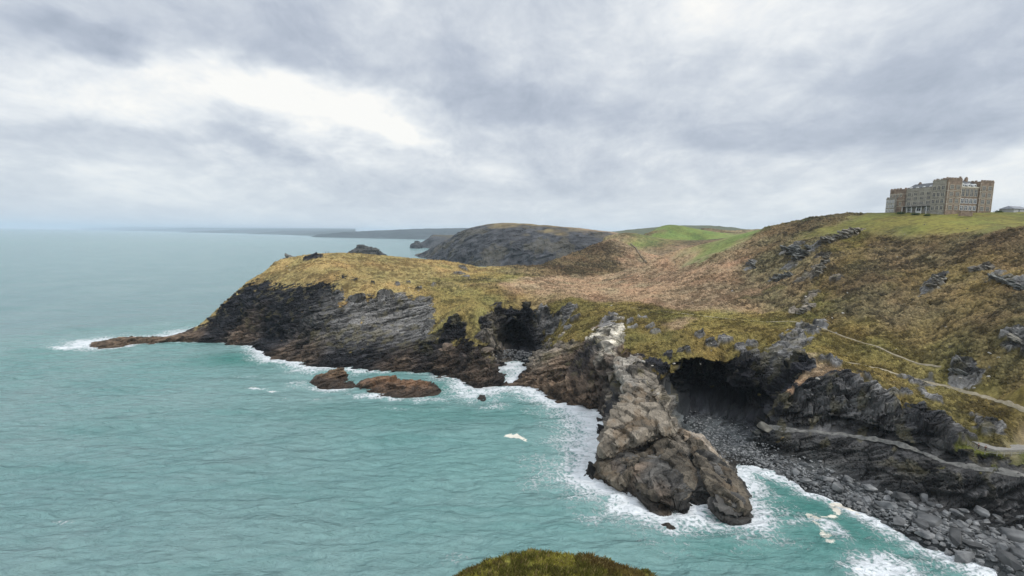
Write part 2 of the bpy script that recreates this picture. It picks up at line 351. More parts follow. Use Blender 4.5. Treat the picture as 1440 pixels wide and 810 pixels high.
cov('rock', 2.4, (1090, 395), (1100, 392), (1108, 390), (1060, 370), (1055, 378), (1130, 392), (1145, 415), (1140, 432), (1130, 440), (1120, 438), (1135, 425), (1320, 395), (1315, 402), (1325, 390), (1310, 408), (1385, 380), (1375, 382), (1400, 388), (1410, 395), (1425, 400), (1435, 405), (1430, 480), (1425, 478), (1395, 392), (1180, 395))
cov('rock', 5, (440, 425), (470, 425), (500, 425), (530, 425), (560, 428), (590, 428), (480, 440), (520, 440), (560, 445), (600, 445), (600, 460), (540, 420), (390, 363), (405, 362), (440, 362))
cov('rock', 3.5, (840, 460), (845, 470), (835, 475), (855, 450), (870, 462), (872, 475), (848, 490), (855, 505), (870, 520), (885, 540), (860, 490), (900, 560), (920, 570), (765, 452), (790, 448), (780, 460), (800, 440), (880, 512), (893, 508), (905, 515), (925, 520))
cov('rock', 4, (1130, 470), (1115, 480), (1100, 490), (1140, 460), (1080, 515), (1060, 512), (1150, 545), (1200, 550), (1230, 575), (1245, 590), (1170, 560), (1190, 540), (1330, 605), (1300, 605), (1100, 520), (1120, 525), (1320, 618), (1290, 603), (1140, 560))
cov('rock', 1.8, (862, 445), (872, 450), (884, 455), (892, 462), (878, 466), (905, 448), (912, 462), (925, 470), (760, 447), (772, 452), (785, 446), (795, 452), (812, 448), (775, 462), (800, 462), (790, 472), (940, 500), (960, 495), (1000, 482), (1020, 478), (985, 470), (1040, 492), (1060, 488), (1160, 505), (1180, 515), (1215, 530), (1230, 545), (1260, 560), (1275, 555), (1310, 560), (500, 395), (520, 400), (560, 402), (590, 408), (610, 404), (575, 398))
cov('rock', 3, (650, 378), (645, 385), (655, 390), (700, 478), (680, 482), (1385, 600), (1350, 525), (1280, 535), (1300, 540))
SW = np.array([(*hit(a, b)[:2], list(VEG).index(c), s) for a, b, c, s in S])
names = list(VEG); K = len(names)
CW = np.zeros((NA*NR, K), np.float32); xyf = XY.reshape(-1, 2).astype(np.float32)
for x, y, k, s in SW:
    d2 = (xyf[:, 0]-x)**2+(xyf[:, 1]-y)**2
    w = np.exp(-d2/(2*s*s)) + (0.0 if names[int(k)] == 'rock' else 1e-3/(1+d2/(s*s)*2))
    CW[:, int(k)] = np.maximum(CW[:, int(k)], w)
CW = CW.reshape(NA, NR, K)
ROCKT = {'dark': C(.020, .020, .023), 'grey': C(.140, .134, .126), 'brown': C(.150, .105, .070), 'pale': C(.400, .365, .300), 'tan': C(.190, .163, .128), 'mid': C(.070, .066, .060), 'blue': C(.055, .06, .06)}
RS = []
def rk(cls, sig, *pts):
    for p in pts: RS.append((p[0], p[1], cls, sig))
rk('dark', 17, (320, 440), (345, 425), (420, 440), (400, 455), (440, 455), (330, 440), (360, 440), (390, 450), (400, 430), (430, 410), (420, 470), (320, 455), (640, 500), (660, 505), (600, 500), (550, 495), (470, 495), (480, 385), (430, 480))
rk('grey', 13, (470, 430), (500, 430), (530, 440), (560, 440), (590, 440), (520, 460), (560, 465), (600, 458), (450, 440), (480, 465))
rk('brown', 10, (200, 480), (260, 475), (340, 476), (400, 497), (430, 503), (560, 515), (620, 518), (660, 528), (760, 530), (790, 545), (780, 510), (820, 550), (745, 540))
rk('tan', 6, (770, 500), (790, 492), (765, 490), (700, 480), (690, 480), (775, 485))
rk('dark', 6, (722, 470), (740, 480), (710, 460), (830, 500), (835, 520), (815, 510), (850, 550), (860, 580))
rk('pale', 2.6, (838, 465), (846, 462), (835, 475), (850, 480), (853, 490), (872, 462), (868, 475), (850, 500), (858, 478), (870, 455), (882, 450))
rk('tan', 6, (868, 520), (885, 545), (900, 570), (915, 590), (930, 600), (880, 590), (890, 560), (985, 625), (1000, 635))
rk('mid', 7, (900, 650), (930, 680), (870, 670), (950, 700), (1010, 680), (1030, 700), (910, 700), (880, 618), (850, 640))
rk('brown', 3, (895, 668), (860, 665), (930, 705))
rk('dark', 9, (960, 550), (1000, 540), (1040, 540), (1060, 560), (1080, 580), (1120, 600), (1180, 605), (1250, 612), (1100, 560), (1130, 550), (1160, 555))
rk('grey', 6, (1190, 580), (1220, 590), (1240, 595), (1170, 580), (1150, 570), (1120, 490), (1135, 470), (1100, 505))
rk('mid', 8, (1120, 630), (1180, 645), (1250, 660), (1320, 680), (1400, 695), (1440, 700))
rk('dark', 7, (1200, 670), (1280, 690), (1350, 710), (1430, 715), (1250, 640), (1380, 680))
rk('blue', 10, (1000, 610), (1050, 640), (1150, 680), (1250, 720), (1350, 760), (1420, 770))
rk('grey', 9, (1110, 355), (1095, 393), (1060, 372), (1320, 395), (1410, 393), (1430, 480))
rk('tan', 5, (1140, 425), (1130, 438), (1160, 365), (1155, 378), (1180, 332), (1195, 328), (1385, 380))
rk('grey', 12, (390, 363), (650, 380))
rk('grey', 5, (880, 455), (905, 455), (925, 470), (960, 490), (1000, 478), (1040, 486), (985, 468), (770, 450), (795, 448), (790, 465), (1180, 515), (1230, 545), (1275, 557), (1310, 562), (1350, 580), (1390, 575), (1420, 598))
rnames = list(ROCKT); RW = np.full((NA*NR, len(rnames)), 1e-6, np.float32)
for a, b, c, s in RS:
    x, y, _ = hit(a, b); d2 = (xyf[:, 0]-x)**2+(xyf[:, 1]-y)**2; k = rnames.index(c)
    RW[:, k] = np.maximum(RW[:, k], np.exp(-d2/(2*s*s))+1e-3/(1+d2/(s*s)))
RW = RW.reshape(NA, NR, -1)

# ------------------------------------------------------------------ rock carving shared by all rocky meshes
R_STRATA = rot3(R(14), R(17), R(0))       # bedding: falls towards the west and the sea
R_SPUR = rot3(R(-26), R(-12), R(24))
def carve(Pw, Rm, amp=1.0, seed=0):
    """signed depth (m) of broken bedded rock"""
    Pw = Pw.astype(np.float32)
    w = np.stack([fbm(Pw, 9, 2, seed+31), fbm(Pw, 9, 2, seed+41), fbm(Pw, 7, 2, seed+51)], 1)
    q = Pw + w*np.array([1.2, 1.2, 0.55], np.float32)
    d = (cells(q, (13, 9, 3.6), seed+1, Rm)-.5)*3.2 + (cells(q, (5.5, 4.4, 1.5), seed+2, Rm)-.5)*1.9
    q2 = Pw + w*0.3
    d += (cells(q2, (2.4, 1.8, 0.62), seed+3, Rm)-.5)*0.85 + (cells(q2, (1.1, .9, 0.3), seed+4, Rm)-.5)*0.28
    d += fbm(Pw, 5, 3, seed+61)*0.5
    return d*amp

from mathutils.kdtree import KDTree
def facets(Pw, Nw, Rm, size, seed, joints, snap=.6, rnd=.25):
    """break a surface into planar joint-bounded facets: depth along the normal, facet id noise, crack closeness"""
    r_ = np.random.default_rng(seed); L = (Pw @ Rm.T)/np.asarray(size, np.float32)
    key = np.floor(L*1.0).astype(np.int64); hk = key[:, 0]*73856093 ^ key[:, 1]*19349663 ^ key[:, 2]*83492791
    perm = r_.permutation(len(Pw)); _, first = np.unique(hk[perm], return_index=True); sd_ = perm[first]      # one seed per occupied brick
    kd = KDTree(len(sd_))
    for i, k in enumerate(sd_): kd.insert(L[k].tolist(), i)
    kd.balance()
    J = np.asarray(joints, np.float32); ns = Nw[sd_]; dots = ns@J.T; ch = np.abs(dots).argmax(1); jn = J[ch]*np.sign(dots[np.arange(len(sd_)), ch])[:, None]
    nc = ns*(1-snap)+jn*snap+r_.normal(0, rnd, ns.shape).astype(np.float32)*.6; nc /= np.linalg.norm(nc, axis=1, keepdims=True)
    tint = r_.random(len(sd_)).astype(np.float32); lift = r_.normal(0, 1, len(sd_)).astype(np.float32)
    I = np.empty(len(Pw), np.int64); cr_ = np.empty(len(Pw), np.float32)
    for i, v in enumerate(L.tolist()):
        a = kd.find_n(v, 2)
        I[i] = a[0][1]; cr_[i] = a[1][2]-a[0][2] if len(a) > 1 else 1.0
    c = Pw[sd_][I]; n_ = nc[I]; den = np.maximum((Nw*n_).sum(1), .35)
    d = -((Pw-c)*n_).sum(1)/den
    return d, tint[I], lift[I], cr_
NB = np.array([-.28, .10, .95]); JB = [NB/np.linalg.norm(NB), [.25, -.95, .18], [-.93, -.30, .22], [.55, -.80, -.2]]      # bedding and joints, headland
NS_ = np.array([.16, -.42, .89]); JS = [NS_/np.linalg.norm(NS_), [-.86, -.42, .28], [.62, -.70, .34], [.93, .10, .36]]    # spur
ROCK_ZONES = [
 [(283, 465), (292, 450), (302, 441), (322, 421), (342, 405), (356, 396), (372, 397), (400, 402), (440, 402), (470, 396), (492, 386), (490, 393), (470, 404), (462, 418), (478, 428), (520, 415), (560, 414), (598, 420), (612, 430), (605, 445), (616, 452), (602, 468), (622, 480), (660, 484), (686, 492), (692, 470), (697, 446), (702, 520), (690, 548), (660, 545), (600, 530), (440, 524), (370, 506), (120, 490), (120, 476)],
 [(694, 446), (712, 437), (732, 438), (750, 446), (766, 470), (785, 485), (815, 485), (832, 476), (830, 462), (840, 455), (862, 449), (872, 455), (876, 478), (885, 505), (908, 520), (932, 532), (948, 550), (955, 575), (962, 600), (1010, 636), (1056, 700), (1050, 735), (930, 724), (825, 670), (845, 585), (716, 545), (730, 515)],
 [(936, 562), (942, 548), (962, 528), (985, 514), (1030, 516), (1062, 514), (1082, 505), (1110, 482), (1138, 458), (1148, 464), (1130, 490), (1106, 518), (1094, 545), (1108, 566), (1150, 566), (1182, 543), (1196, 538), (1222, 568), (1246, 590), (1290, 608), (1318, 613), (1336, 630), (1345, 652), (1440, 660), (1530, 680), (1530, 800), (1200, 720), (1000, 650)],
]
GRASS_ZONES = [
 [(1185, 430), (1320, 415), (1470, 440), (1480, 600), (1345, 600), (1292, 588), (1250, 562), (1215, 520)],
 [(1140, 490), (1200, 500), (1190, 530), (1160, 540), (1110, 545), (1105, 530)],
 [(1330, 608), (1350, 600), (1440, 600), (1500, 600), (1500, 652), (1440, 650), (1390, 650), (1345, 645)],
 [(745, 440), (760, 425), (850, 425), (832, 455), (815, 484), (785, 484), (766, 468)],
 [(880, 440), (1100, 450), (1090, 505), (1030, 506), (985, 503), (960, 518), (938, 545), (905, 518), (885, 500)],
]
# ------------------------------------------------------------------ build the terrain
def radii(q):
    seg = [(112, 345, .27), (345, 470, .42), (470, 640, 1.1), (640, 1000, 2.2), (1000, 1350, 8)]
    return np.concatenate([np.arange(a, b, s/q) for a, b, s in seg] + [[1350.0]])
rr = radii(Q); na = int(1410*Q); aa = np.linspace(AZ0, AZ1, na); nr = len(rr)
a2, r2 = np.meshgrid(aa, rr, indexing='ij')
x = (np.sin(a2)*r2).ravel(); y = (np.cos(a2)*r2).ravel()
z = lookup(BZ, x, y); N = lookup(NRM, x, y); N /= np.linalg.norm(N, axis=1, keepdims=True)
P3 = np.stack([x, y, z], 1).astype(np.float32)
act = (z > -4.0)
idx = np.where(act)[0]; Pa = P3[idx]; Na = N[idx].astype(np.float32)
P2 = Pa.copy(); P2[:, 2] = 0
n_big = fbm(P2, 28, 4, 100); n_mid = fbm(P2, 7, 3, 110); n_sm = fbm(P2, 2.2, 3, 120)
wx = n_mid*4 + fbm(P2, 18, 3, 130)*6; wy = fbm(P2, 8, 3, 140)*4 + fbm(P2, 18, 3, 150)*6
far = sstep(450, 800, np.hypot(Pa[:, 0], Pa[:, 1]))
W = lookup(CW, Pa[:, 0]+wx*(1-.3*far), Pa[:, 1]+wy)
Wr = lookup(CW, Pa[:, 0]+wx*.25, Pa[:, 1]+wy*.25)[:, -1]
tanS = np.sqrt(np.maximum(1-Na[:, 2]**2, 0))/np.maximum(Na[:, 2], .05)
rockS = sstep(0.95, 1.35, tanS + n_mid*0.22 + n_sm*0.12)
rockP = sstep(.34, .56, Wr + n_mid*.16 + n_sm*.20)
low = sstep(5.5, 3.5, Pa[:, 2] + n_mid*.8)
def raster(polys, blur):
    m = np.zeros(NA*NR, bool)
    for poly in polys:
        q = np.array([hit(a, b)[:2] for a, b in poly]); r_ = np.zeros(NA*NR, bool)
        for (x0, y0), (x1, y1) in zip(q, np.roll(q, -1, 0)):
            c_ = (y0 > xyf[:, 1]) != (y1 > xyf[:, 1]); r_ ^= c_ & (xyf[:, 0] < (x1-x0)*(xyf[:, 1]-y0)/(y1-y0+1e-9)+x0)
        m |= r_
    g = m.reshape(NA, NR).astype(np.float32)
    for _ in range(3):
        for ax in (0, 1): g = sum(np.roll(g, k, ax) for k in range(-blur, blur+1))/(2*blur+1)
    return g
ZR = raster(ROCK_ZONES, 2); ZG = raster(GRASS_ZONES, 1)
jit = cells(Pa+n_sm[:, None]*.5, (5, 4, 1.3), 71, R_STRATA)-.5; jit2 = cells(Pa, (2.2, 1.8, .6), 72, R_STRATA)-.5
zr = sstep(.42, .58, lookup(ZR, Pa[:, 0]+wx*.45, Pa[:, 1]+wy*.45)+jit*.5+jit2*.34+n_sm*.14+n_mid*.1)
grassy = lookup(ZG, Pa[:, 0]+wx*.2, Pa[:, 1]+wy*.2) > .5
rockS = np.where(grassy, 0, rockS); rockP = np.where(grassy, rockP*.95, rockP)
rock = np.maximum(np.maximum(np.maximum(rockS, rockP), low), zr)
rock = np.where(r2.ravel()[idx] > 620, rock*.0 + sstep(1.6, 2.2, tanS), rock)
W[:, -1] = 0
W = W**2.2; W /= W.sum(1, keepdims=True)+1e-12
col = np.zeros_like(Pa)
hw0 = np.clip(W[:, names.index('heath')]+W[:, names.index('heath2')]+.8*W[:, names.index('olive')]+.8*W[:, names.index('bracken')]+.6*W[:, names.index('olive2')]+.5*W[:, names.index('straw2')]+.25*W[:, names.index('straw')], 0, 1)
spk = fbm(P2*np.array([1, 1, 0], np.float32), 1.5, 3, 160); spk2 = fbm(P2, 4.5, 3, 170); spkl = fbm(P2*np.array([.45, 1.3, 0], np.float32), 3.2, 3, 175)
for k, nm in enumerate(names[:-1]):
    lt, dk, sh = VEG[nm]
    t = sstep(-.30, .30, spk*.62+spk2*.42+spkl*.45+n_big*.35+(0.5-sh)*.8)[:, None]
    col += W[:, k:k+1]*(dk*(1-t)+lt*t)
fine = fbm(P2, .8, 2, 187); pit = sstep(.25, .7, fbm(P2, 2.6, 3, 188)+.35*fine)*(.35+.65*hw0)
col *= (1+.22*fine-.45*pit)[:, None]
col *= (1+.16*n_big+.12*fbm(P2, 60, 3, 180))[:, None]
col[:, 0] *= 1+.10*fbm(P2, 14, 3, 185); 
RWv = lookup(RW, Pa[:, 0]+wx*.35, Pa[:, 1]+wy*.35)**2.4; RWv /= RWv.sum(1, keepdims=True)
rc = sum(RWv[:, k:k+1]*ROCKT[nm] for k, nm in enumerate(rnames))
spurw = np.zeros(len(Pa), np.float32)
for a_, b_, s_ in ((860, 500, 16), (890, 560, 16), (920, 610, 16), (900, 660, 14), (950, 690, 14), (1010, 680, 12)):
    hx, hy, _ = hit(a_, b_); spurw = np.maximum(spurw, np.exp(-((Pa[:, 0]-hx)**2+(Pa[:, 1]-hy)**2)/(2*s_*s_)))
ri = np.where(rock > .01)[0]
dpt = np.zeros(len(Pa), np.float32); ftint = np.zeros(len(Pa), np.float32); Na32 = Na.astype(np.float32)
def beds(p, seed):
    """overhanging ledges along the bedding"""
    nb_ = np.asarray(JB[0], np.float32); s_ = p@nb_ + fbm(p, 26, 2, seed)*1.8 + fbm(p, 7, 2, seed+1)*.5; out = 0
    for lam, A, sz, k in ((4.3, 2.4, (30, 22, 60), 2), (1.9, 1.1, (14, 10, 30), 3), (.8, .45, (6, 5, 12), 4)):
        u = s_/lam; i_ = np.floor(u); fr_ = u-i_; q = np.stack([p[:, 0]/sz[0], p[:, 1]/sz[1], i_*1.0+.5], 1)
        m_ = .25+1.0*vnoise(q*np.array([1.6, 1.6, 1], np.float32), seed+k)**1.2
        out = out + A*m_*(np.minimum(fr_*1.15, 1)-.55)
    return out
def rockform(k, Rm, J, s1, s2, seed, a1, a2, cc, led):
    p = Pa[k]; q = p + np.stack([fbm(p, 6, 2, seed+1), fbm(p, 6, 2, seed+2), fbm(p, 5, 2, seed+3)*.5], 1)*.3
    d1, t1, l1, c1_ = facets(q, Na32[k], Rm, s1, seed, J, .75, .15); d2, t2, l2, c2_ = facets(q, Na32[k], Rm, s2, seed+7, J, .8, .15)
    d = np.clip(d1, -2.6, 2.6)*a1 + l1*.55*a1 + np.clip(d2, -1.1, 1.1)*a2 + l2*.20*a2
    d -= (1-sstep(.0, .09, c1_))*.7 + (1-sstep(.0, .07, c2_))*.25
    d += carve(p, Rm, cc, seed+20) + fbm(p, .9, 3, seed+30)*.10 + beds(p, seed+40)*led
    return d, t1*.6+t2*.4
isS = spurw[ri] > .45; kS, kB = ri[isS], ri[~isS]
dpt[kB], ftint[kB] = rockform(kB, R_STRATA, JB, (8, 6, 2.6), (2.8, 2.2, .8), 3, .7, .75, .32, 1.0)
dpt[kS], ftint[kS] = rockform(kS, R_SPUR, JS, (12, 9, 2.6), (4.6, 3.4, .8), 77, 1.0, .85, .16, .25)
# colour of rock follows the bed it belongs to, with lichen and iron stain
bed = np.zeros(len(Pa), np.float32); bed[ri] = (cells(Pa[ri]+fbm(Pa[ri], 12, 2, 24)[:, None]*.8, (30, 22, 1.5), 23, R_STRATA)-.5)*.9 + (cells(Pa[ri]+n_mid[ri, None]*.4, (7, 5, .8), 21, R_STRATA)-.5)*.7 + (cells(Pa[ri]+n_sm[ri, None]*.15, (2, 2, .3), 22, R_STRATA)-.5)*.5 + n_sm[ri]*.25
rc = rc*np.clip(1+bed*.9+(ftint-.5)*1.7, .22, 2.7)[:, None]
lich = sstep(.25, .7, fbm(P2, 3, 3, 190)+.4*n_big)*sstep(6, 12, Pa[:, 2])*.35
rc = rc*(1-lich[:, None]) + lich[:, None]*C(.17, .145, .07)
wet = sstep(3.2, 1.0, Pa[:, 2]+n_mid*.9)
rc = rc*(1-.45*wet[:, None])
cave_shade = np.zeros(len(Pa), np.float32)
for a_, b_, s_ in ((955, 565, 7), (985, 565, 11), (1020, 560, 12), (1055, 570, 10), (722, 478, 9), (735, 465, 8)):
    hx, hy, _ = hit(a_, b_); cave_shade = np.maximum(cave_shade, np.exp(-((Pa[:, 0]-hx)**2+(Pa[:, 1]-hy)**2)/(2*s_*s_)))
cave_shade *= sstep(4.5, 7, Pa[:, 2]); rc = rc*(1-cave_shade[:, None])+rc*np.array([.30, .30, .33], np.float32)*cave_shade[:, None]  # shade inside the caves, painted into the rock colour
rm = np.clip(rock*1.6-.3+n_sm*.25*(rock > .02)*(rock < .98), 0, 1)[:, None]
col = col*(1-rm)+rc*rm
vegh = (fbm(P2, 1.6, 3, 200)*.34 + fbm(P2, 6, 3, 210)*.45 + np.abs(fbm(P2, 11, 2, 215))*.5)
hw = W[:, names.index('heath')]+W[:, names.index('heath2')]+.6*W[:, names.index('olive')]+.3*W[:, names.index('bracken')]
calm = W[:, names.index('lawn')]+W[:, names.index('field')]+W[:, names.index('path')]
vegh = vegh*(.55+1.3*hw)*(1-.85*calm)*(1-.6*far)
PATHS = [[(872, 431), (900, 434), (930, 438), (960, 441), (1000, 446), (1040, 450), (1080, 453), (1110, 452), (1135, 455), (1160, 463), (1185, 473), (1215, 483), (1232, 487), (1255, 498), (1290, 512), (1330, 518)],
         [(1185, 509), (1205, 512), (1240, 520), (1280, 532), (1330, 545), (1370, 555), (1410, 566), (1440, 578), (1460, 586)],
         [(1072, 598), (1100, 604), (1130, 607), (1165, 610), (1200, 614), (1230, 619), (1260, 624), (1300, 638), (1330, 651), (1380, 660), (1440, 669), (1500, 678)]]
PW = []
for pth in PATHS:
    q = []
    for (a0, b0), (a1, b1) in zip(pth[:-1], pth[1:]):
        for k in range(6): q.append(hit(a0+(a1-a0)*k/6, b0+(b1-b0)*k/6))
    PW.append(dense(np.array(q), 1.0))
pall = np.concatenate(PW)[:, :2]
pd_ = np.full(len(Pa), 99., np.float32); near_p = np.where((Pa[:, 0] > pall[:, 0].min()-5) & (Pa[:, 1] > pall[:, 1].min()-5) & (Pa[:, 1] < pall[:, 1].max()+5))[0]
for a in range(0, len(near_p), 8000):
    q = Pa[near_p[a:a+8000], :2]; pd_[near_p[a:a+8000]] = np.sqrt((((q[:, None]-pall[None])**2).sum(2)).min(1))
vegh = vegh*sstep(.5, 2.5, pd_)
Nh = Na*np.array([1, 1, .7], np.float32); Nh /= np.linalg.norm(Nh, axis=1, keepdims=True)
amp = np.clip(.35+tanS*.55, .3, 1)*sstep(-2.5, 1.5, Pa[:, 2]+.8)
beachw = np.zeros(len(Pa), np.float32)
for a_, b_ in ((990, 605), (1030, 625), (1060, 645), (1100, 652), (1150, 680), (1200, 700), (1260, 725), (1320, 750), (1380, 770), (1430, 780), (722, 503)):
    hx, hy, _ = hit(a_, b_); beachw = np.maximum(beachw, np.exp(-((Pa[:, 0]-hx)**2+(Pa[:, 1]-hy)**2)/(2*8*8)))
beachw *= sstep(6, 4, Pa[:, 2])*sstep(1.4, .8, tanS)
amp *= 1-.8*beachw
amp = np.maximum(amp, .75*rockP*(1-low))
amp *= .12+.88*sstep(.6, 3.2, pd_)
Pd = Pa + Nh*(dpt*rock*amp)[:, None]; Pd[:, 2] += vegh*(1-rock) + 1.7*rockP*(1-zr)*(1-low)*(pd_ > 2)*(.6+.8*np.abs(n_mid))
# caves: push the back wall away from the sea
def cave(pts, zr, depth):
    q = np.array([hit(a, b)[:2] for a, b in pts]); c = q.mean(0); 
    return c
fold = carve(Pa, R_STRATA, 1.0, 9)
def push(center_px, half_w, z0, z1, depth, dmin, dmax):
    az_c = math.atan2(*ray(center_px, 500)[:2]); a = np.arctan2(Pa[:, 0], Pa[:, 1]); r = np.hypot(Pa[:, 0], Pa[:, 1])
    lat = (a-az_c)*r/half_w + n_mid*.12
    zz = (Pa[:, 2]-z0)/(z1*(1-.55*np.clip(lat, -1, 1)**2)-z0)
    w = np.clip(1-lat**2, 0, 1)**.85*sstep(0, .12, zz)*sstep(1.0, .82, zz)*(Pa[:, 1] > dmin)*(Pa[:, 1] < dmax)
    dv = w*(depth+1.6*fold)
    Pd[:, 0] += np.sin(a)*dv; Pd[:, 1] += np.cos(a)*dv
push(722, 13, 3, 23, 22, 284, 320)
push(980, 19, 5.0, 25, 30, 180, 216)
push(1056, 13, 6.5, 17, 14, 176, 210)
push(1200, 34, 12.6, 17.5, 3.0, 134, 172)
zfull = P3.copy(); zfull[idx] = Pd
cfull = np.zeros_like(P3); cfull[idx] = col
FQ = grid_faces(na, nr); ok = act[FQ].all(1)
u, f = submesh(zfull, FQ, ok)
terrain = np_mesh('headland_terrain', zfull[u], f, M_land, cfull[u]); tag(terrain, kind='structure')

# ------------------------------------------------------------------ sea
sa = np.unique(np.concatenate([np.linspace(R(-50), R(50), int(820*Q)), np.linspace(R(50), R(310), 60)]))[:-1]
sr = np.concatenate([[3, 40], np.arange(80, 420, .62/Q), 420*1.03**np.arange(0, 155)]); sr = sr[sr < 42000]; sr = np.append(sr, 42000)
A2, R2 = np.meshgrid(np.append(sa, sa[0]+2*math.pi), sr, indexing='ij')
sx = (np.sin(A2)*R2).ravel(); sy = (np.cos(A2)*R2).ravel(); sv = np.stack([sx, sy, np.zeros_like(sx)], 1).astype(np.float32)
wn = np.where(R2.ravel() < 620)[0]; Wp = sv[wn].copy(); cw_, sw_ = math.cos(.35), math.sin(.35)
Wq = np.stack([(Wp[:, 0]*cw_+Wp[:, 1]*sw_)*.45, (-Wp[:, 0]*sw_+Wp[:, 1]*cw_)*1.25, Wp[:, 2]], 1)
wh = fbm(Wq, 24, 2, 305)*.55 + fbm(Wq, 11, 2, 300)*.55 + (1-np.abs(fbm(Wq, 5.2, 3, 310)))*.60
sv[wn, 2] = (wh-.35)*sstep(620, 380, R2.ravel()[wn])
FW = [  # foam width (m) and strength along the coast, at photo pixels
 (285, 461, 12, 1.0), (250, 468, 16, 1.1), (180, 475, 12, 1.1), (128, 481, 14, 1.2), (160, 489, 5, .8), (220, 481, 2.5, .6), (300, 479, 3, .8), (350, 484, 6, 1.0), (375, 500, 8, 1.05), (420, 512, 8, 1.0), (440, 517, 14, 1.0),
 (490, 520, 8, .8), (560, 523, 4, .6), (600, 525, 4, .7), (640, 531, 9, .95), (675, 543, 16, 1.1), (690, 520, 12, 1.1), (715, 514, 14, 1.1), (738, 513, 12, 1.1), (725, 540, 12, 1.1), (770, 558, 8, 1.15), (815, 573, 11, 1.2), (845, 590, 20, 1.2), (850, 625, 17, 1.2),
 (832, 665, 13, 1.2), (850, 681, 10, 1.2), (880, 698, 9, 1.2), (930, 719, 9, 1.2), (985, 706, 9, 1.2), (1020, 717, 8, 1.0), (1045, 729, 9, 1.0), (1052, 700, 7, .9), (1042, 662, 6, 1.1), (1110, 676, 4.5, 1.1), (1165, 698, 4, 1.0), (1235, 728, 5.5, 1.1), (1300, 764, 6, 1.1), (1380, 797, 7, 1.1), (1440, 832, 7, 1.1)]
fwp = np.array([(*at(a, b, z=0)[:2], w, s) for a, b, w, s in FW])
cs = dense(coast[len(back):], 1.5)
dd = np.linalg.norm(cs[:, None, :2]-fwp[None, :, :2], axis=2); iw = 1/(dd**2+4); iw /= iw.sum(1, keepdims=True); cw = iw@fwp[:, 2:]
near = (R2.ravel() < 480); ni = np.where(near)[0]; dist = np.full(len(sv), 1e3, np.float32); fo = np.zeros(len(sv), np.float32)
for a in range(0, len(ni), 8000):
    q = sv[ni[a:a+8000], :2]; d2 = (q[:, 0:1]-cs[None, :, 0])**2+(q[:, 1:2]-cs[None, :, 1])**2; k = d2.argmin(1)
    d = np.sqrt(d2[np.arange(len(q)), k]); dist[ni[a:a+8000]] = d; fo[ni[a:a+8000]] = cw[k, 1]*np.exp(-(d/(1.45*cw[k, 0]))**1.25)
rocks_px = []; tw = np.zeros_like(sv[:, :2]); tw[ni, 0] = fbm(sv[ni]*np.array([1, 1, 0], np.float32), 3.2, 4, 330)*1.5; tw[ni, 1] = fbm(sv[ni]*np.array([1, 1, 0], np.float32), 3.2, 4, 340)*1.1
def blob(px, py, rx, ry, s, ang=0.0):
    c = at(px, py, z=0); dx = sv[:, 0]+tw[:, 0]-c[0]; dy = sv[:, 1]+tw[:, 1]-c[1]; ca, sn = math.cos(ang), math.sin(ang)
    u_ = (dx*ca+dy*sn)/rx; v_ = (-dx*sn+dy*ca)/ry
    return s*np.exp(-(u_*u_+v_*v_))
for b in [(470, 545, 13, 8, .95), (540, 556, 17, 6, 1.0), (420, 540, 10, 10, .6), (600, 560, 14, 6, .8), (660, 555, 14, 8, .9), (700, 545, 14, 9, .95), (690, 570, 12, 6, .6), (790, 600, 10, 12, .55),
          (815, 640, 9, 14, .75), (360, 548, 7, 1.6, .9), (383, 551, 4, 1.4, .9), (345, 530, 12, 4, .45), (370, 510, 10, 6, .5), (90, 489, 12, 6, 1.0), (110, 487, 8, 5, 1.1), (440, 560, 20, 5, .4),
          (830, 730, 7, 4, .6), (950, 745, 10, 4, .85), (1000, 740, 10, 4, .8), (1060, 740, 12, 5, .55), (1130, 735, 10, 5, .55), (1170, 745, 4, 7, .85), (1150, 733, 5, 1.6, .9), (1245, 795, 11, 6, 1.15), (1230, 800, 9, 6, 1.1), (1100, 745, 8, 3, .5), (1090, 700, 10, 5, .45), (760, 580, 9, 6, .5), (300, 520, 25, 3, .3), (640, 785, 5, 4, .45), (670, 755, 3, 2, .4), (90, 730, 4, 1, .55), (560, 575, 16, 3, .45), (240, 455, 25, 6, .5)]:
    fo = np.maximum(fo, blob(*b))
thick = np.maximum.reduce([blob(714, 611, 2.6, 2.0, 1.0), blob(722, 613, 3.6, 1.8, 1.2, .0), blob(732, 616, 2.6, 1.5, 1.1, -.3), blob(742, 619, 1.6, 1.0, .9),
    blob(1177, 718, 1.5, 2.0, 1.2, .3), blob(1181, 711, 2.6, 1.5, 1.2), blob(1191, 712, 2.2, 1.2, 1.1, -.3), blob(1200, 717, 2.2, .9, 1.0, -.6), blob(1208, 722, 2.4, .8, .8, -.5), blob(1174, 726, 2.2, 1.2, 1.1, .5), blob(1163, 729, 3.0, .7, .9, .1), blob(1145, 731, 3.4, .8, .8, .1), blob(1136, 728, 1.2, 1.4, .8), blob(1150, 739, 1.2, 3.0, .75, .5), blob(1162, 752, 1.6, 3.0, .75, .4), blob(1168, 762, 2.4, 1.3, .8), blob(357, 546, 5, 1.2, .7), blob(383, 551, 3, 1.1, .7)])
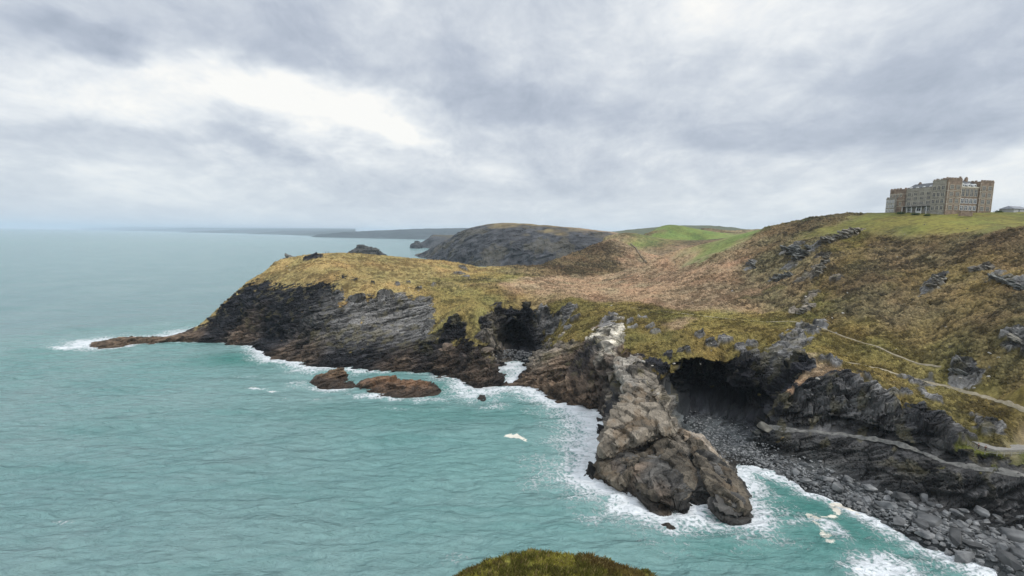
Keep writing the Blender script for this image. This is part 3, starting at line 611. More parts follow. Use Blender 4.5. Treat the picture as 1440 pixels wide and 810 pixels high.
# turquoise inshore, greyer off shore
green = np.exp(-np.maximum(dist-10, 0)/110)
for b in [(700, 640, 60, 60, 1.0), (560, 600, 60, 50, .8), (1050, 760, 60, 40, 1.0)]: green = np.maximum(green, blob(*b))
deepg = np.maximum.reduce([blob(350, 505, 32, 14, .9), blob(640, 545, 20, 10, .8), blob(500, 520, 22, 8, .8), blob(720, 530, 10, 12, .8), blob(1150, 720, 45, 25, .8, -.5), blob(1050, 760, 25, 10, .4), blob(620, 580, 60, 14, .4)])
def sea_mat():
    m, n, l, b = new_mat('sea_water', .18, .26); b.inputs['IOR'].default_value = 1.33
    t = n.new('ShaderNodeTexCoord')
    def at_(nm):
        a = n.new('ShaderNodeAttribute'); a.attribute_name = nm; return a.outputs['Fac']
    def noise(scale, sc=(1, 1, 1), rot=0.0, detail=4, rough=.55, dist=0.0):
        mp = n.new('ShaderNodeMapping'); mp.inputs['Scale'].default_value = sc; mp.inputs['Rotation'].default_value = (0, 0, rot)
        l.new(t.outputs['Object'], mp.inputs['Vector'])
        x = n.new('ShaderNodeTexNoise'); x.inputs['Scale'].default_value = scale; x.inputs['Detail'].default_value = detail; x.inputs['Roughness'].default_value = rough; x.inputs['Distortion'].default_value = dist
        l.new(mp.outputs['Vector'], x.inputs['Vector']); return x.outputs['Fac']
    def math_(op, a, b_=None, c=None, clamp=False):
        k = n.new('ShaderNodeMath'); k.operation = op; k.use_clamp = clamp
        for i, v in enumerate((a, b_, c)):
            if v is None: continue
            if isinstance(v, (int, float)): k.inputs[i].default_value = v
            else: l.new(v, k.inputs[i])
        return k.outputs[0]
    def mix(f_, a, b_):
        k = n.new('ShaderNodeMix'); k.data_type = 'RGBA'
        if isinstance(f_, float): k.inputs[0].default_value = f_
        else: l.new(f_, k.inputs[0])
        for i, v in ((6, a), (7, b_)):
            if isinstance(v, tuple): k.inputs[i].default_value = (*v, 1)
            else: l.new(v, k.inputs[i])
        return k.outputs[2]
    def mr(v, a, b_, lo=0.0, hi=1.0, smooth=True):
        k = n.new('ShaderNodeMapRange'); k.interpolation_type = 'SMOOTHSTEP' if smooth else 'LINEAR'
        for i, q in enumerate((v, a, b_, lo, hi)):
            if isinstance(q, (int, float)): k.inputs[i].default_value = q
            else: l.new(q, k.inputs[i])
        return k.outputs[0]
    patch = noise(.018, (1, .6, 1), .3, 4)
    base = mix(at_('green'), SEA['far'], SEA['cove'])
    base = mix(mr(patch, .35, .7, 0, .45), base, SEA['pale'])
    base = mix(mr(noise(.035, (.45, 1.6, 1), .42, 5, .6, .6), .50, .72, 0, .50), base, (.095, .235, .220))
    base = mix(at_('deepg'), base, SEA['deep'])
    # lacy foam
    vo = n.new('ShaderNodeTexVoronoi'); vo.feature = 'DISTANCE_TO_EDGE'; vo.inputs['Scale'].default_value = .55
    wv = n.new('ShaderNodeTexNoise'); wv.inputs['Scale'].default_value = .35; wv.inputs['Detail'].default_value = 5
    l.new(t.outputs['Object'], wv.inputs['Vector'])
    vm = n.new('ShaderNodeVectorMath'); vm.operation = 'MULTIPLY_ADD'; vm.inputs[1].default_value = (4.2, 4.2, 0)
    l.new(wv.outputs['Color'], vm.inputs[0]); l.new(t.outputs['Object'], vm.inputs[2]); l.new(vm.outputs[0], vo.inputs['Vector'])
    lace = mr(vo.outputs['Distance'], 0.0, .42, 1.0, 0.0, False)
    fn = noise(.9, (1, 1, 1), 0, 8, .78); big = noise(.10, (1, 1, 1), 0, 3)
    rg = noise(.30, (1, 1, 1), .3, 7, .62, 1.6); rdg = math_('SUBTRACT', 1.0, math_('MULTIPLY', math_('ABSOLUTE', math_('SUBTRACT', rg, .5)), 5.5)); rdg = math_('MAXIMUM', rdg, 0.0)
    pat = math_('ADD', math_('ADD', math_('MULTIPLY', lace, .26), math_('MULTIPLY', rdg, .30)), math_('MULTIPLY', fn, .66))          # ~0.2..1
    pat = math_('ADD', pat, math_('MULTIPLY', math_('SUBTRACT', big, .5), .55))
    thr = math_('SUBTRACT', 1.02, math_('MULTIPLY', at_('foam'), .605))
    foam = mr(math_('SUBTRACT', pat, thr), -.03, .30, 0.0, 1.0)
    foam = math_('MULTIPLY', foam, mr(at_('foam'), .03, .2))
    veil = math_('MULTIPLY', mr(at_('foam'), .15, 1.1), .40)                                 # aerated milky water
    base = mix(veil, base, (.42, .62, .60))
    th = mr(math_('ADD', at_('thick'), math_('MULTIPLY', math_('SUBTRACT', fn, .5), 1.3)), .50, .75)
    caps = math_('MULTIPLY', mr(noise(.16, (.55, 1.5, 1), .35, 6, .7), .70, .78), .55)
    foam = math_('MAXIMUM', foam, caps)
    c1 = mix(foam, base, (.76, .79, .80)); c2 = mix(th, c1, (.86, .80, .68))
    l.new(c2, b.inputs['Base Color'])
    l.new(mr(math_('MAXIMUM', foam, th), 0, 1, .16, .8), b.inputs['Roughness'])
    # wind waves, running in from the west
    w0 = noise(.022, (.5, 1.8, 1), .42, 3, .55, .3); w1 = noise(.085, (.55, 1.7, 1), .42, 3, .5, .4); w2 = noise(.27, (.6, 1.6, 1), .30, 5, .6, .5); w3 = noise(1.1, (.7, 1.3, 1), .5, 4, .6)
    hsum = math_('ADD', math_('ADD', math_('MULTIPLY', w0, 9.0), math_('MULTIPLY', w1, 4.5)), math_('ADD', math_('MULTIPLY', w2, 2.2), math_('MULTIPLY', w3, .40)))
    hsum = math_('ADD', hsum, math_('MULTIPLY', foam, .25))
    bp = n.new('ShaderNodeBump'); bp.inputs['Strength'].default_value = 1.0; bp.inputs['Distance'].default_value = 1.15
    l.new(hsum, bp.inputs['Height']); l.new(bp.outputs['Normal'], b.inputs['Normal'])
    return m
SEA = {'far': (.165, .275, .275), 'cove': (.165, .315, .297), 'pale': (.245, .350, .340), 'deep': (.040, .185, .155)}
sea = np_mesh('sea', sv, grid_faces(*A2.shape), sea_mat(), smooth=True, attrs={'foam': fo, 'thick': thick, 'green': green, 'deepg': np.clip(deepg, 0, 1)})
tag(sea, kind='structure')

# ------------------------------------------------------------------ final surface of the terrain
ZF = zfull[:, 2].reshape(na, nr)
def surf(x, y):
    a = math.atan2(x, y); r = math.hypot(x, y)
    i = int(round((a-AZ0)/(AZ1-AZ0)*(na-1))); j = int(np.searchsorted(rr, r))
    i = min(max(i, 1), na-2); j = min(max(j, 1), nr-2)
    return float(np.median(ZF[i-1:i+2, j-1:j+2]))
def seen(px, py):
    """where a photo pixel meets the finished terrain"""
    v = ray(px, py); v = v/math.hypot(v[0], v[1])
    a = math.atan2(v[0], v[1]); i = min(max(int(round((a-AZ0)/(AZ1-AZ0)*(na-1))), 0), na-1)
    z_ = np.maximum(ZF[i], -.5); k = np.argmax(H+v[2]*rr <= z_)
    if H+v[2]*rr[k] > z_[k]: return hit(px, py)
    return np.array([v[0]*rr[k], v[1]*rr[k], z_[k]])

# footpaths draped on the slope
M_path = noise_mat('trodden_earth', (.23, .19, .125), (.35, .305, .215), 1.2, .95, .3)
M_ledge = noise_mat('ledge_stone', (.09, .088, .08), (.22, .21, .19), 1.0, .9, .4)
for q, wd in zip(PW, (.30, .55, .5)):
    t_ = np.gradient(q[:, :2], axis=0); t_ /= np.linalg.norm(t_, axis=1, keepdims=True)+1e-9
    V = []
    for p, t in zip(q, t_):
        ww = wd*(.7+.6*random.random())
        for k in (-1, -.35, .35, 1):
            X, Y = p[0]-t[1]*k*ww, p[1]+t[0]*k*ww; V.append((X, Y, (surf(X, Y) if wd != .5 else float(hgt(X, Y)[0]))+(.05 if abs(k) == 1 else .14)))
    tag(np_mesh('footpath', V, grid_faces(len(q), 4), M_ledge if wd == .5 else M_path, smooth=True), kind='structure')

# ------------------------------------------------------------------ far land
def far_land(name, ctl, px0, px1, d0, d1, ax, ay, colfn, amp=1.0, scale=1.0, rough=6.0, rk0=.45):
    rb = RBF(np.array(ctl)); A0, A1 = math.atan2(*ray(px0, 330)[:2]), math.atan2(*ray(px1, 330)[:2])
    aa_ = np.linspace(A0, A1, ax); rr_ = np.exp(np.linspace(math.log(d0), math.log(d1), ay))
    a_, r_ = np.meshgrid(aa_, rr_, indexing='ij'); x_ = (np.tan(a_)*r_).ravel(); y_ = r_.ravel(); z_ = rb(np.stack([x_, y_], 1))
    p = np.stack([x_, y_, z_], 1).astype(np.float32); G = p.reshape(ax, ay, 3)
    nn = np.cross(np.gradient(G, axis=1).reshape(-1, 3), np.gradient(G, axis=0).reshape(-1, 3)); nn /= np.linalg.norm(nn, axis=1, keepdims=True)+1e-9; nn *= np.sign(nn[:, 2:3]+1e-9)
    ts = np.sqrt(np.maximum(1-nn[:, 2]**2, 0))/np.maximum(nn[:, 2], .05); p2 = p*np.array([1, 1, 0], np.float32)
    rk_ = sstep(rk0, rk0+.22, ts+fbm(p2, 40*scale, 3, 401)*.16)
    dp = carve(p/rough, R_STRATA, 1, 405)*rough*.55*amp + fbm(p*np.array([1, 1, .3], np.float32), 38*scale, 4, 407)*10*amp*scale
    c = colfn(p, rk_, p2)
    p = p+nn*np.array([1, 1, .35], np.float32)*(dp*rk_*sstep(-4, 4, z_))[:, None]; p[:, 2] += (1-rk_)*fbm(p2, 18*scale, 3, 409)*1.2*scale
    fq = grid_faces(ax, ay); k = (z_ > -8)[fq].all(1); u_, f_ = submesh(p, fq, k)
    return tag(np_mesh(name, p[u_], f_, M_far, c[u_]), kind='structure')
M_far = attr_mat('far_land_cover', fine=.12, amt=.3)
def willa_col(p, rk_, p2):
    t = sstep(-.3, .3, fbm(p2, 30, 3, 411)+fbm(p2, 9, 2, 412)*.5)[:, None]
    g = C(.115, .085, .040)*(1-t)+C(.20, .155, .075)*t
    b = sstep(115, 190, p[:, 0]+fbm(p2, 60, 2, 414)*40)[:, None]; g = g*(1-b)+(C(.30, .21, .125)*t+C(.20, .14, .075)*(1-t))*b
    bd = cells(p, (30, 20, 6), 415, R_STRATA)*.5+.5+fbm(p, 14, 3, 416)*.5
    r_ = C(.066, .066, .070)[None]*bd[:, None]
    gp = sstep(.2, .6, fbm(p2*np.array([1, 1, 0], np.float32), 55, 3, 418)+fbm(p, 16, 2, 419)*.6)[:, None]*.35; r_ = r_*(1-gp)+C(.12, .10, .055)*gp
    return (g*(1-rk_[:, None])+r_*rk_[:, None]).astype(np.float32)
ct = [tuple(gnd(a, d, 0)) for a, d in ((585, 1560), (590, 1530), (600, 1470), (615, 1370), (630, 1280), (650, 1210), (680, 1150), (720, 1120), (770, 1100), (830, 1090), (900, 1080))]
ct += [tuple(gnd(a, d, -14)) for a, d in ((575, 1580), (578, 1510), (592, 1430), (622, 1240), (645, 1160), (680, 1105), (770, 1060), (560, 1750), (585, 1850), (650, 2000), (900, 1040))]
ct += D((590, 361, 1545), (594, 358, 1540), (600, 354.5, 1530), (606, 351, 1510), (620, 343, 1470), (630, 337.5, 1430), (640, 332.5, 1390), (650, 328, 1350), (660, 325, 1320), (675, 322.5, 1290), (690, 321.5, 1270), (720, 322, 1250), (740, 323, 1245), (760, 324.5, 1240), (780, 324.5, 1240), (800, 325, 1240), (830, 326, 1240), (850, 328.5, 1240), (880, 333, 1230))
ct += [tuple(gnd(a, d, z)) for a, d, z in ((615, 1395, 22), (630, 1310, 32), (650, 1235, 40), (680, 1178, 42), (720, 1146, 44), (770, 1130, 44), (800, 1150, 50), (830, 1170, 62), (850, 1180, 66), (640, 1700, 60), (720, 1600, 85), (800, 1500, 85), (880, 1500, 80), (600, 1650, 15), (620, 1750, 25), (720, 1900, 40), (880, 1900, 60))]
far_land('hills', ct, 572, 905, 1040, 1900, 460, 320, willa_col, 1.0, 1.0, 4.0, .13)
def far_col(r0, g0):
    def fn(p, rk_, p2):
        t = fbm(p2, 160, 3, 421)[:, None]
        return (np.array(g0)*(1+.3*t)*(1-rk_[:, None])+np.array(r0)*(1+.25*t)*rk_[:, None]).astype(np.float32)
    return fn
ct = [tuple(gnd(a, d, 0)) for a, d in ((597, 2560), (603, 2500), (620, 2420), (660, 2380), (720, 2350))] + [tuple(gnd(a, d, -14)) for a, d in ((592, 2540), (600, 2400), (640, 2300), (720, 2250), (592, 2800), (595, 3300))]
ct += D((599, 345, 2570), (602, 338, 2580), (605, 333, 2590), (610, 330.5, 2640), (625, 330.5, 2650), (650, 331, 2650), (720, 331, 2650)) + [tuple(gnd(a, d, z)) for a, d, z in ((620, 2900, 60), (720, 3000, 70), (650, 3400, 60), (605, 2900, 30))]
far_land('hills', ct, 580, 700, 2320, 3200, 170, 140, far_col((.07, .07, .072), (.11, .095, .06)), .6, 1.2, 6.0, .2)
ct = [tuple(gnd(a, d, 0)) for a, d in ((439, 7000), (450, 6850), (480, 6750), (520, 6600), (560, 6400), (600, 6200), (650, 6000), (720, 5900))] + [tuple(gnd(a, d, -20)) for a, d in ((432, 7100), (440, 6600), (500, 6400), (560, 6150), (600, 5950), (720, 5600), (430, 7700), (450, 8200))]
ct += D((441, 332, 7080), (446, 329.8, 7100), (453, 328.2, 7120), (459, 329.4, 7130), (470, 327.5, 7120), (480, 327, 7110), (520, 326.6, 7000), (560, 326, 6800), (578, 324.6, 6900), (590, 322.6, 7100), (597, 321.6, 7200), (620, 322.2, 7200), (640, 321, 7300), (660, 321, 7300), (720, 322, 7300)) + [tuple(gnd(a, d, z)) for a, d, z in ((480, 8000, 60), (560, 8000, 110), (650, 8000, 140), (470, 7400, 55))]
far_land('hills', ct, 430, 700, 5700, 8000, 260, 120, far_col((.035, .038, .042), (.035, .042, .040)), .8, 4.0, 16.0)
ct = [tuple(gnd(a, d, 0)) for a, d in ((120, 38000), (180, 28000), (260, 20000), (340, 14000), (400, 11000), (450, 9200), (520, 8600))] + [tuple(gnd(a, d, -30)) for a, d in ((110, 33000), (180, 24000), (260, 17000), (340, 12500), (400, 10000), (450, 8500))]
ct += [tuple(gnd(a, d*1.12, z)) for a, d, z in ((125, 38000, 150), (180, 28000, 170), (260, 20000, 160), (340, 14000, 120), (400, 11000, 95), (450, 9200, 85), (520, 8600, 90))]
ct += [tuple(gnd(a, d*1.3, z)) for a, d, z in ((180, 28000, 230), (260, 20000, 180), (340, 14000, 120), (450, 9200, 85))]
far_land('hills', ct, 115, 500, 8600, 40000, 200, 160, far_col((.05, .055, .06), (.05, .06, .055)), .3, 5.0, 20.0)
ct = D((840, 334, 2300), (870, 328, 2400), (900, 322, 2500), (940, 318.2, 2600), (965, 317.2, 2600), (990, 317.2, 2600), (1015, 318.5, 2600), (1035, 320.5, 2550), (1060, 324, 2500), (1120, 328, 2500)) + [tuple(gnd(a, d, z)) for a, d, z in ((860, 1900, 40), (950, 1900, 70), (1100, 1900, 60), (900, 3200, 60), (1100, 3200, 60))]
far_land('hills', ct, 845, 1110, 1900, 3000, 160, 80, far_col((.08, .09, .05), (.075, .085, .045)), .2, 2.0, 9.0)

# ------------------------------------------------------------------ rocks standing in the sea: things of their own
M_rock = attr_mat('wet_rock', .75, 2.0, .4, .35)
def sea_rock(name, outline, crest, label, cat, step, base_rgb, top_rgb, group=None, rough=1.0, Rm=None, kind_amp=.8):
    ol = np.array([at(a, b, z=0.0) for a, b in outline]); ol = dense(np.vstack([ol, ol[:1]]), max(step*6, 1.5)); c0 = ol.mean(0)
    ctl = [tuple(p) for p in ol]; 
    for p in ol: q = p+(p-c0)/np.linalg.norm(p-c0)*5*rough; ctl.append((q[0], q[1], -4*rough))
    cr_ = np.array([at(a, b, d=d) if d > 20 else at(a, b, z=d) for a, b, d in crest])
    for p, q in zip(cr_[:-1], cr_[1:]):
        m_ = int(np.linalg.norm((q-p)[:2])/(1.2*rough)); m_ = 1 if m_ > 14 else max(m_, 1); ctl += [tuple(p+(q-p)*k/m_) for k in range(m_)]
    ctl.append(tuple(cr_[-1]))
    rb = RBF(np.array(ctl)); m = 6*rough
    X = np.arange(ol[:, 0].min()-m, ol[:, 0].max()+m, step); Y = np.arange(ol[:, 1].min()-m, ol[:, 1].max()+m, step)
    xx, yy = np.meshgrid(X, Y, indexing='ij'); z_ = rb(np.stack([xx.ravel(), yy.ravel()], 1)); p = np.stack([xx.ravel(), yy.ravel(), z_], 1).astype(np.float32)
    G = p.reshape(len(X), len(Y), 3); nn = np.cross(np.gradient(G, axis=0).reshape(-1, 3), np.gradient(G, axis=1).reshape(-1, 3)); nn /= np.linalg.norm(nn, axis=1, keepdims=True)
    q = p/rough; dp = carve(q, R_STRATA if Rm is None else Rm, kind_amp, 500+len(outline))*rough
    bd = np.clip(1+(cells(q, (5, 4, .7), 510, R_STRATA)-.5)*.8+fbm(q, 2.5, 3, 511)*.35, .4, 1.8)
    t = sstep(1.0, 4.5, q[:, 2]+fbm(q, 3, 2, 512))[:, None]; c = (np.array(base_rgb)*(1-t)+np.array(top_rgb)*t)*bd[:, None]*(1-.4*sstep(1.8, .4, q[:, 2]))[:, None]
    p = p+nn*np.array([1, 1, .8], np.float32)*(dp*sstep(-1.5, 1.5, q[:, 2]))[:, None]
    fq = grid_faces(len(X), len(Y)); k = (z_ > -3.5*rough)[fq].all(1); u_, f_ = submesh(p, fq, k)
    V = p[u_]; o_ = V.mean(0)*np.array([1, 1, 0]); o = np_mesh(name, V-o_, f_, M_rock, c[u_].astype(np.float32)); o.location = o_
    return tag(o, label, cat, group)
R_ISL = rot3(R(18), R(24), R(10))
sea_rock('sea_rock', [(436, 539), (452, 546), (476, 547), (497, 546), (501, 541), (490, 533), (468, 530), (446, 533)], [(452, 528, 239), (466, 519, 240), (479, 519, 240), (487, 527, 239), (495, 538, 238), (470, 530, 236)],
         'dark brown wedge-shaped rock in foam beside the longer flat islet', 'rock', .22, (.060, .040, .026), (.125, .080, .045), 'brown rocks off the headland', 1.0, R_ISL)
sea_rock('sea_rock', [(499, 545), (524, 551), (530, 557), (556, 558), (592, 556), (613, 552), (619, 549), (610, 541), (570, 538), (530, 538), (504, 541)], [(507, 541, 2.2), (526, 535, 3.6), (545, 531, 4.4), (570, 532, 4.4), (590, 536, 3.8), (606, 544, 2.2), (600, 547, 2.0), (580, 543, 3.0), (560, 541, 3.2), (540, 543, 2.8), (520, 545, 1.8), (530, 549, 1.4), (560, 551, 1.4), (590, 550, 1.4)],
         'long low brown islet with layered ledges, seen off the headland cliff', 'rock', .22, (.070, .046, .030), (.155, .088, .048), 'brown rocks off the headland', 1.0, R_ISL)
sea_rock('sea_rock', [(672, 559), (677, 562), (683, 561), (682, 556), (675, 555)], [(673.5, 552, 231), (677, 557, 229.5), (680, 557, 229.5)], 'tiny dark jagged rock in the churning foam by the cave mouth', 'rock', .15, (.03, .025, .02), (.05, .04, .03), 'brown rocks off the headland', .35)
sea_rock('sea_rock', [(931, 737), (942, 743), (948, 742), (940, 735)], [(936, 737, 125), (942, 739.5, 124.6)], 'small dark rock awash in foam below the rocky spur', 'rock', .15, (.04, .03, .02), (.07, .045, .03), 'brown rocks off the headland', .35)
sea_rock('sea_stack', [(484, 364), (500, 366), (520, 366), (541, 364.5), (545, 361), (520, 357), (490, 358)], [(489, 355, 1400), (494, 351, 1400), (501, 348.5, 1405), (508, 346.3, 1405), (514, 348.8, 1405), (519, 350.5, 1405), (525, 351, 1405), (529, 349.2, 1405), (534, 352, 1400), (539, 357, 1400)],
         'dark rugged sea stack showing beyond the grassy headland crest', 'sea stack', 1.6, (.028, .028, .03), (.045, .043, .036), None, 5.0)
sea_rock('sea_stack', [(577, 349), (585, 349.8), (593, 349), (594, 347), (585, 346), (578, 347)], [(580, 343.5, 2550), (584, 338.6, 2555), (586, 338.2, 2555), (589, 341, 2555), (591, 344.5, 2550)],
         'small pointed sea stack standing off the far cliff', 'sea stack', 1.6, (.035, .035, .037), (.05, .048, .042), None, 5.0)

# ------------------------------------------------------------------ loose boulders, outcrops
M_bgrey = noise_mat('boulder_slate', (.060, .063, .066), (.265, .265, .258), .9, .8, .5, 8, .3, .15)
for m_ in (M_bgrey,):
    nt_ = m_.node_tree; oi = nt_.nodes.new('ShaderNodeObjectInfo'); mr0 = nt_.nodes.new('ShaderNodeMapRange'); mr0.inputs['To Min'].default_value = .42; mr0.inputs['To Max'].default_value = 1.2; nt_.links.new(oi.outputs['Random'], mr0.inputs['Value'])
    bs = nt_.nodes['Principled BSDF']; src = bs.inputs['Base Color'].links[0].from_socket; vs0 = nt_.nodes.new('ShaderNodeVectorMath'); vs0.operation = 'SCALE'; nt_.links.new(src, vs0.inputs[0]); nt_.links.new(mr0.outputs[0], vs0.inputs['Scale']); nt_.links.new(vs0.outputs[0], bs.inputs['Base Color'])
M_bpale = noise_mat('boulder_quartz', (.26, .235, .19), (.50, .47, .41), 1.3, .85, .5, 8, .3, .1)
M_btan = noise_mat('outcrop_stone', (.075, .072, .062), (.30, .275, .225), .7, .88, .7, 9, .25, .25)
def hull(name, mat, sx, sy, sz, npt=16, seed=0, cuts=2):
    r = random.Random(seed); bm = bmesh.new()
    for k in range(npt):
        v = Vector((r.gauss(0, 1), r.gauss(0, 1), r.gauss(0, 1))).normalized(); e = .8+.2*r.random()
        v = Vector((math.copysign(abs(v.x)**.7, v.x)*sx*e, math.copysign(abs(v.y)**.7, v.y)*sy*e, math.copysign(abs(v.z)**.7, v.z)*sz*e)); bm.verts.new(v)
    res = bmesh.ops.convex_hull(bm, input=bm.verts)
    bmesh.ops.delete(bm, geom=list({g for g in res['geom_interior']+res['geom_unused'] if isinstance(g, bmesh.types.BMVert)}), context='VERTS')
    bmesh.ops.bevel(bm, geom=list(bm.edges), offset=min(sx, sy, sz)*.07, segments=1, affect='EDGES', profile=.6)
    me = bpy.data.meshes.new(name); bm.to_mesh(me); bm.free(); me.materials.append(mat); return me
B_grey = [hull('boulder', M_bgrey, .6+.25*(k % 3), .5+.12*(k % 4), .36+.1*(k % 3), 15+k % 5, 50+k) for k in range(9)]
B_pale = [hull('boulder', M_bpale, .65+.2*(k % 2), .5, .34+.08*(k % 3), 13+k, 90+k) for k in range(5)]
proto = {}
def boulder(meshes, p, s, label, group, cat='boulder', tilt=.35, sink=.25):
    me = random.choice(meshes); o = proto.get(me.name)
    if o is None: o = bpy.data.objects.new('boulder', me); proto[me.name] = o
    else: o = o.copy()
    COL.objects.link(o); o.location = (p[0], p[1], p[2]+s*(.35-sink)); o.scale = (s*random.uniform(.8, 1.25), s*random.uniform(.8, 1.2), s*random.uniform(.7, 1.1))
    o.rotation_euler = (random.uniform(-tilt, tilt), random.uniform(-tilt, tilt), random.uniform(0, 6.28)); return tag(o, label, cat, group)
# the boulder bank along the foot of the right-hand sea cliff
nb = 0; tries = 0; spots = []
shore = [(1100, 655), (1140, 672), (1180, 690), (1220, 706), (1260, 722), (1300, 738), (1340, 752), (1380, 765), (1420, 778), (1440, 786)]
while nb < 235 and tries < 6000:
    tries += 1; t = random.random()**.75*(len(shore)-1.01); k = int(t); u_ = t-k
    a = shore[k][0]+(shore[k+1][0]-shore[k][0])*u_+random.gauss(0, 10); b = shore[k][1]+(shore[k+1][1]-shore[k][1])*u_+random.gauss(0, 5+13*t/9)
    p = seen(a, b)
    if p[2] > 4.5 or p[2] < -.4: continue
    s = random.choice((.9, 1.0, 1.1, 1.4, 1.7, 2.2, 2.8))*(.7+.70*t/9)
    if any((p[0]-q[0])**2+(p[1]-q[1])**2 < (.52*(s+q[2]))**2 for q in spots): continue
    spots.append((p[0], p[1], s)); nb += 1
    boulder(B_grey, p, s, 'grey slate boulder in the bank of boulders under the right-hand sea cliff', 'boulders along the foot of the right-hand sea cliff')
# loose shingle between them: uncounted
sh_v, sh_f = [], []; off = 0
srcs = []
for me in B_grey[:5]:
    bm = bmesh.new(); bm.from_mesh(me); bmesh.ops.triangulate(bm, faces=bm.faces); srcs.append((np.array([v.co[:] for v in bm.verts]), np.array([[v.index for v in f.verts] for f in bm.faces]))); bm.free()
bc = [(960, 600), (985, 605), (1010, 615), (1035, 625), (1060, 640), (1090, 652), (1120, 665), (1160, 682), (1200, 700), (1240, 715), (1280, 730), (1320, 745), (1360, 760), (1400, 772), (1440, 785)]
for k in range(4200):
    t = random.random()*(len(bc)-1.01); i = int(t); u_ = t-i; sg = 14-5*min(1, t/8)
    p = seen(bc[i][0]+(bc[i+1][0]-bc[i][0])*u_+random.gauss(0, 12), bc[i][1]+(bc[i+1][1]-bc[i][1])*u_+random.gauss(0, sg))
    if p[2] > 5.5 or p[2] < -.3: continue
    s = random.uniform(.22, .55)*(1+.6*(random.random() < .15)); v, f = random.choice(srcs); an = random.random()*6.28; ca, sn = math.cos(an), math.sin(an)
    v = v*s; v = np.stack([v[:, 0]*ca-v[:, 1]*sn, v[:, 0]*sn+v[:, 1]*ca, v[:, 2]], 1)+p; sh_v.append(v); sh_f.append(f+off); off += len(v)
for k in range(260):
    p = seen(random.uniform(696, 752), random.gauss(501, 4))
    if p[2] > 6 or p[2] < -.3: continue
    s = random.uniform(.4, 1.0); v, f = random.choice(srcs); sh_v.append(v*s+p); sh_f.append(f+off); off += len(v)
tag(np_mesh('shingle', np.concatenate(sh_v), np.concatenate(sh_f), M_bgrey), 'grey shingle and cobbles of the narrow cove beach', 'shingle', None, 'stuff')
# pale stones scattered over the slopes
for a, b, s, lab in ((880, 513, 2.6, 'large pale grey block on the turf beside the rocky spur'),):
    boulder(B_pale, seen(a, b), s, lab, 'pale stones scattered over the slopes')
PALE = [(897, 498), (917, 515), (985, 482), (1000, 483), (948, 512), (1000, 494), (925, 555), (860, 430), (866, 452), (875, 441), (905, 509), (893, 521), (886, 505), (1305, 461), (1285, 475), (1330, 461), (1392, 498), (1405, 504), (1260, 492), (1258, 538), (1245, 350), (1262, 362), (1285, 358), (1308, 362), (1420, 389), (1367, 397), (1185, 442), (1150, 452), (1140, 428), (1133, 418), (1146, 405), (1350, 541), (1370, 546), (1390, 531), (1192, 412), (1170, 448), (660, 392), (655, 402), (648, 410), (400, 378), (404, 375), (411, 376), (407, 380), (575, 405), (590, 404), (605, 407), (665, 410), (1272, 330), (1360, 322), (1245, 548), (1222, 560), (1150, 534), (1096, 505), (985, 515)]
for a, b in PALE:
    boulder(B_pale, seen(a, b), random.choice((.6, .75, .9, 1.1, 1.35)), 'pale weathered stone lying in the rough grass of the slopes', 'pale stones scattered over the slopes')
def outcrop(pts, label, size=2.2, dirn=.5, n=4, mat=None):
    n = max(2, n-1)
    size *= 1.3
    """a crag of stacked tilted slabs, one mesh, set into the turf along photo pixels"""
    W_ = [seen(a, b) for a, b in pts]; c0 = W_[0]; bm = bmesh.new()
    W_ = [w_ for a_, b_ in zip(W_[:-1], W_[1:]) for w_ in (a_, a_*.67+b_*.33, a_*.33+b_*.67)]+[W_[-1]]; big = True
    for p in W_:
        for k in range(n):
            r_ = random.Random(random.random()); me = hull('t', mat or M_btan, size*random.uniform(.8, 1.25), size*random.uniform(.55, .85), size*random.uniform(.16, .34), 14, random.randrange(9999))
            T = Matrix.Translation(Vector(p-c0)+(Vector((random.gauss(0, size*.30), random.gauss(0, size*.22), random.uniform(-.1, .45)*size)) if k else Vector((0, 0, 0))))@Matrix.Rotation(dirn+random.gauss(0, .25), 4, 'Z')@Matrix.Rotation(R(24)+random.gauss(0, .12), 4, 'Y')@Matrix.Rotation(random.gauss(.2, .15), 4, 'X')
            me.transform(T); bm.from_mesh(me); bpy.data.meshes.remove(me)
    me = bpy.data.meshes.new('rock_outcrop'); bm.to_mesh(me); bm.free(); me.materials.append(mat or M_btan); o = bpy.data.objects.new('rock_outcrop', me); COL.objects.link(o); o.location = c0
    return tag(o, label, 'rock outcrop', 'rock outcrops on the hillside')
M_bdark = noise_mat('outcrop_dark_stone', (.05, .053, .05), (.20, .20, .18), .7, .88, .7, 9, .25, .25)
outcrop([(1183, 333), (1195, 329), (1172, 338), (1160, 342), (1205, 326)], 'upper right end of the big layered crag below the hotel lawn', 2.8, .5, 4)
outcrop([(1105, 350), (1112, 358), (1120, 350), (1128, 358), (1118, 366), (1138, 350)], 'broad left part of the big layered crag below the hotel lawn', 2.8, .4, 4, M_bdark)
outcrop([(1165, 358), (1160, 368), (1156, 378), (1150, 384)], 'pale broken rib of stones running down below the big crag', 2.0, .9, 3)
outcrop([(1093, 396), (1100, 391), (1108, 390)], 'dark rounded crag on its own in the brown slope below the big crag', 2.4, .3, 4, M_bdark)
outcrop([(1057, 370), (1060, 378)], 'small grey crag furthest left on the brown hill shoulder', 2.2, .2, 3, M_bdark)
outcrop([(1318, 396), (1324, 391), (1311, 404)], 'grey leaning crag alone in the middle of the heather slope', 1.7, .9, 4)
outcrop([(1368, 380), (1378, 381), (1390, 378)], 'pale flat slabs at the top of the far right slope', 1.4, .1, 3)
outcrop([(1398, 392), (1410, 396), (1425, 402), (1436, 408)], 'dark mossy crag at the right edge above the heather', 1.8, -.2, 4, M_bdark)
outcrop([(1424, 478), (1433, 482)], 'pale topped crag at the right edge halfway down the slope', 1.5, -.2, 4)
